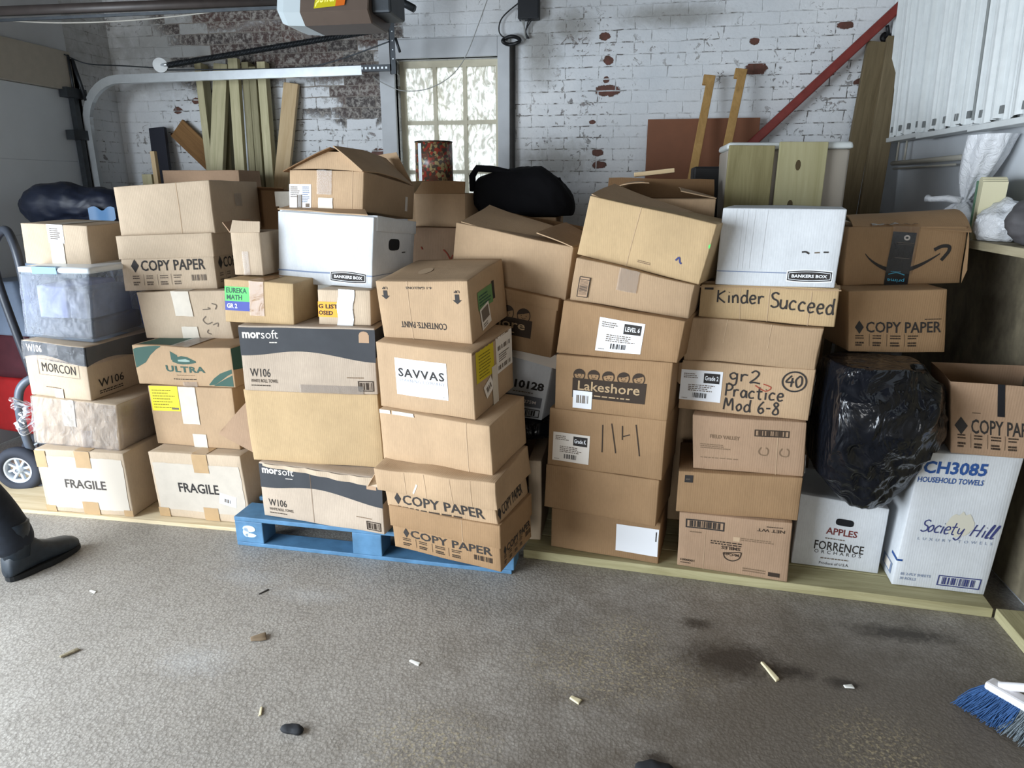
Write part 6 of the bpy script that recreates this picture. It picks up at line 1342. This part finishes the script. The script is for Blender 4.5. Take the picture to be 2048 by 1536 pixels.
for idx_w, w, e in ((7, wA, eA), (10, wB, eB)):
    dn = (w - e).normalized(); side = Vector((.75, .6, 0)); side = (side - dn * side.dot(dn)).normalized(); fwd = dn.cross(side) * (1 if idx_w == 10 else -1); hand(w, fwd, side, dn)
skin('body', bv, be, skinm, root, 2)
mb = MB()
for s in (-1, 1):
    ec = head + Vector((.060 - .02 * s, .022 + .03 * s, .03)); mb.lathe([(0, -.011), (.008, -.008), (.011, 0), (.008, .008), (0, .011)], plain('eye_white', (230, 228, 224), .3), 12, Matrix.Translation(ec)); mb.lathe([(0, -.005), (.005, 0), (0, .005)], INK, 8, Matrix.Translation(ec + Vector((.010, .005, 0))))
mb.build('eyes', root)
mb = MB(); mb.tube([head + Vector((.085, .02, -.05)), head + Vector((.093, .045, -.052)), head + Vector((.075, .065, -.05))], .006, plain('lips', (160, 96, 88), .5), 6); mb.build('mouth', root)
soft('hair', '', '', (head.x - .02, head.y - .01, head.z + .065), (.098, .095, .10), hairm, .01, 20, 2, 4, .004, lambda w: Vector((w.x, w.y, max(w.z, head.z + .02 + .06 * max(0, (w.x - head.x) / .1)))), parent=root)
tv = [V(hipc + Vector((0, 0, .10)), (.135, .10)), V(hipc, (.15, .115)), V(hA, .10), V((hA + kA) / 2, .092), V(kA, .075), V((kA + aA) / 2 , .090), V(aA + Vector((-.045, .0, .09)), .088), V(aA + Vector((-.018, .0, -.02)), .086), V(hB, .105), V((hB + kB) / 2, .092), V(kB, .075), V((kB + aB) / 2, .07), V(aB + Vector((.01, .01, .03)), .066)]
skin('trousers', tv, [(0, 1), (1, 2), (2, 3), (3, 4), (4, 5), (5, 6), (6, 7), (1, 8), (8, 9), (9, 10), (10, 11), (11, 12)], pants, root, 2, 1)
jv = [V(hipc + Vector((0, 0, -.06)), (.185, .15)), V(hipc + Vector((0, 0, .14)), (.17, .135)), V(chest, (.185, .135)), V(neck + Vector((0, 0, -.02)), .072), V(sA, .085), V(eA, .062), V(wA, .046), V(sB, .085), V(eB, .062), V(wB, .046)]
skin('jacket', jv, [(0, 1), (1, 2), (2, 3), (2, 4), (4, 5), (5, 6), (2, 7), (7, 8), (8, 9)], jacket, root, 2, 1)
def boot(ankle, yaw, pitch, name='boot'):
    b = empty(name); b.parent = root; M = Matrix.Translation(Vector((ankle.x, ankle.y, 0))) @ Matrix.Rotation(yaw, 4, 'Z'); b.matrix_local = M @ (Matrix.Translation((0, 0, ankle.z - .105)) @ Matrix.Rotation(pitch, 4, 'Y'))
    sec = [(-.085, .022, .020, .070), (-.075, .036, .018, .110), (-.04, .042, .018, .150), (.0, .043, .018, .160), (.03, .043, .018, .150), (.06, .045, .018, .118), (.10, .049, .018, .096), (.14, .052, .018, .084), (.175, .048, .018, .074), (.20, .034, .019, .060), (.213, .014, .021, .045)]
    mb = MB(); vs = []; n = 16
    for x, hw, z0, z1 in sec:
        for k in range(n):
            t = 2 * math.pi * k / n; cx = math.copysign(abs(math.cos(t)) ** .75, math.cos(t)); sz = math.copysign(abs(math.sin(t)) ** .75, math.sin(t))
            vs.append((x, hw * cx * (1 if sz < .3 else 1 - .25 * (sz - .3)), (z0 + z1) / 2 + (z1 - z0) / 2 * sz))
    fs = [(i * n + k, (i + 1) * n + k, (i + 1) * n + (k + 1) % n, i * n + (k + 1) % n) for i in range(len(sec) - 1) for k in range(n)]; mb.add(vs, fs + [tuple(range(n)), tuple((len(sec) - 1) * n + k for k in range(n))[::-1]], bootm, True)
    mb.tube([(-.03, 0, .09), (-.025, 0, .16), (-.02, 0, .23)], [.050, .052, .055], bootm, 16); mb.build('upper', b)
    mb = MB(); vs = []; out_ = []
    for i in range(28):
        t = 2 * math.pi * i / 28; x = .065 + .152 * math.cos(t); hw = .050 if x > .05 else .043; out_.append((x, hw * math.copysign(abs(math.sin(t)) ** .7, math.sin(t))))
    for z, s in ((.0, .97), (.004, 1.0), (.022, 1.0), (.024, .96)): vs += [(.065 + (x - .065) * s, y * s, z) for x, y in out_]
    fs = [(i * 28 + k, i * 28 + (k + 1) % 28, (i + 1) * 28 + (k + 1) % 28, (i + 1) * 28 + k) for i in range(3) for k in range(28)]; mb.add(vs, fs + [tuple(range(28))[::-1], tuple(84 + k for k in range(28))], solem, False); mb.build('sole', b)
boot(aA, R(38), 0); boot(aB, R(30), R(25))

# ------------------------------------------------------------------ broom at the lower right, litter on the floor
bl = plain('blue_bristles', (48, 84, 132), .6, var=.2, vscale=60); gr = plain('grey_bristles', (112, 122, 128), .6, var=.15, vscale=60); whp = plain('white_broom_plastic', (226, 224, 226), .4)
root = empty('broom', Matrix.Translation((1.13, 1.90, 0)) @ Matrix.Rotation(R(-52), 4, 'Z')); tag(root, 'push broom head with blue and grey bristles at the lower right', 'broom')
def bristles(x0, x1, mat, n, seed):
    rg = random.Random(seed); mb = MB()
    for _ in range(n):
        x = rg.uniform(x0, x1); y = rg.uniform(-.018, .018); p0 = Vector((x, y, .075)); e = Vector((x + (x - .15) * .22 + rg.uniform(-.012, .012), y * 2.6 - .03 + rg.uniform(-.014, .014), rg.uniform(.002, .012))); m_ = (p0 + e) / 2 + Vector((rg.uniform(-.008, .008), rg.uniform(-.008, .008), 0)); mb.tube([p0, m_, e], [.0018, .0016, .001], mat, 3, caps=False)
    o = mb.build('bristles', root); o['kind'] = 'stuff'; o['label'] = 'blue end bristles' if mat is bl else 'grey bristles'
bristles(-.03, .07, bl, 1500, 1); bristles(.07, .30, gr, 2200, 2)
mb = MB(); mb.box((-.03, -.024, .068), (.34, .024, .094), whp, bev=.008); mb.build('block', root)
mb = MB(); mb.tube(spl([(0.0, 0, .09), (.05, .015, .115), (.14, .03, .16), (.26, .03, .20)]), .013, whp, 10); mb.tube(spl([(.30, 0, .09), (.29, .01, .14), (.26, .03, .20), (.36, -.05, .42), (.46, -.35, .95)]), .013, whp, 10); mb.build('handle', root)
def litter(name, label, x, y, l, w, h, rot, mat, cat='litter', grp='bits of litter on the floor'):
    mb = MB(); hx = Hexa([(-l, -w * .6, 0), (l, -w, 0), (l * .9, w, 0), (-l, w * .7, 0), (-l, -w * .5, h), (l * .96, -w * .8, h * .7), (l * .85, w * .8, h), (-l, w * .5, h * .8)], h * .3, int(x * 50) + 77, 30); hx.body(mb, mat, step=l / 2, r=h * .2)
    tag(mb.build(name, None, Matrix.Translation((x, y, .001)) @ Matrix.Rotation(R(rot), 4, 'Z')), label, cat, grp)
pale_w = plain('pale_chip', (214, 202, 166), .7); white_w = plain('white_scrap', (236, 236, 230), .6); dk = plain('dark_lump', (30, 32, 36), .8)
litter('wood_sliver', 'long pale curved wood sliver near the dark oil stain', .505, 1.965, .045, .010, .008, -66, pale_w)
litter('wood_chip', 'grey brown wood chip on the floor at the far left', -1.784, 1.665, .028, .009, .008, 58, lumber('chip_wood', (150, 140, 116), (120, 110, 90), 3))
litter('paper_scrap', 'small white paper scrap in the middle of the floor', -.633, 1.816, .020, .008, .004, -20, white_w)
soft('dirt_lump', 'small black lump on the floor at the bottom, left of centre', 'litter', (-.891, 1.475, .008), (.030, .019, .011), dk, .010, 30, 4, 3, .002, flat=.001, group='bits of litter on the floor')
soft('dirt_lump', 'larger black lump at the bottom edge of the floor, right of centre', 'litter', (.131, 1.505, .008), (.048, .032, .012), dk, .016, 24, 9, 3, .003, flat=.001, group='bits of litter on the floor')
litter('leaf_scrap', 'curled brown leaf scrap in the middle left of the floor', -1.202, 1.845, .026, .020, .010, 30, plain('brown_leaf', (124, 106, 84), .8))
litter('paper_scrap', 'white scrap beside a dark mark near the right of the floor', .735, 1.935, .014, .010, .006, 10, white_w)
litter('wood_chip', 'tan chip on the floor below the deck, right of the pallet', -.10, 1.735, .018, .012, .006, -30, pale_w)
litter('paper_scrap', 'pale scrap on the floor in front of the two FRAGILE boxes', -1.62, 2.47, .016, .008, .005, 40, white_w)
litter('wood_sliver', 'dark sliver on the floor left of the pallet front', -1.33, 2.11, .022, .004, .004, 60, plain('dark_sliver', (54, 50, 46), .8))
litter('paper_scrap', 'thin white scrap left of the wood chip on the floor', -1.98, 2.0, .016, .006, .004, -15, white_w)
litter('wood_sliver', 'short pale sliver near the small black lump', -1.02, 1.53, .018, .005, .004, -70, pale_w)
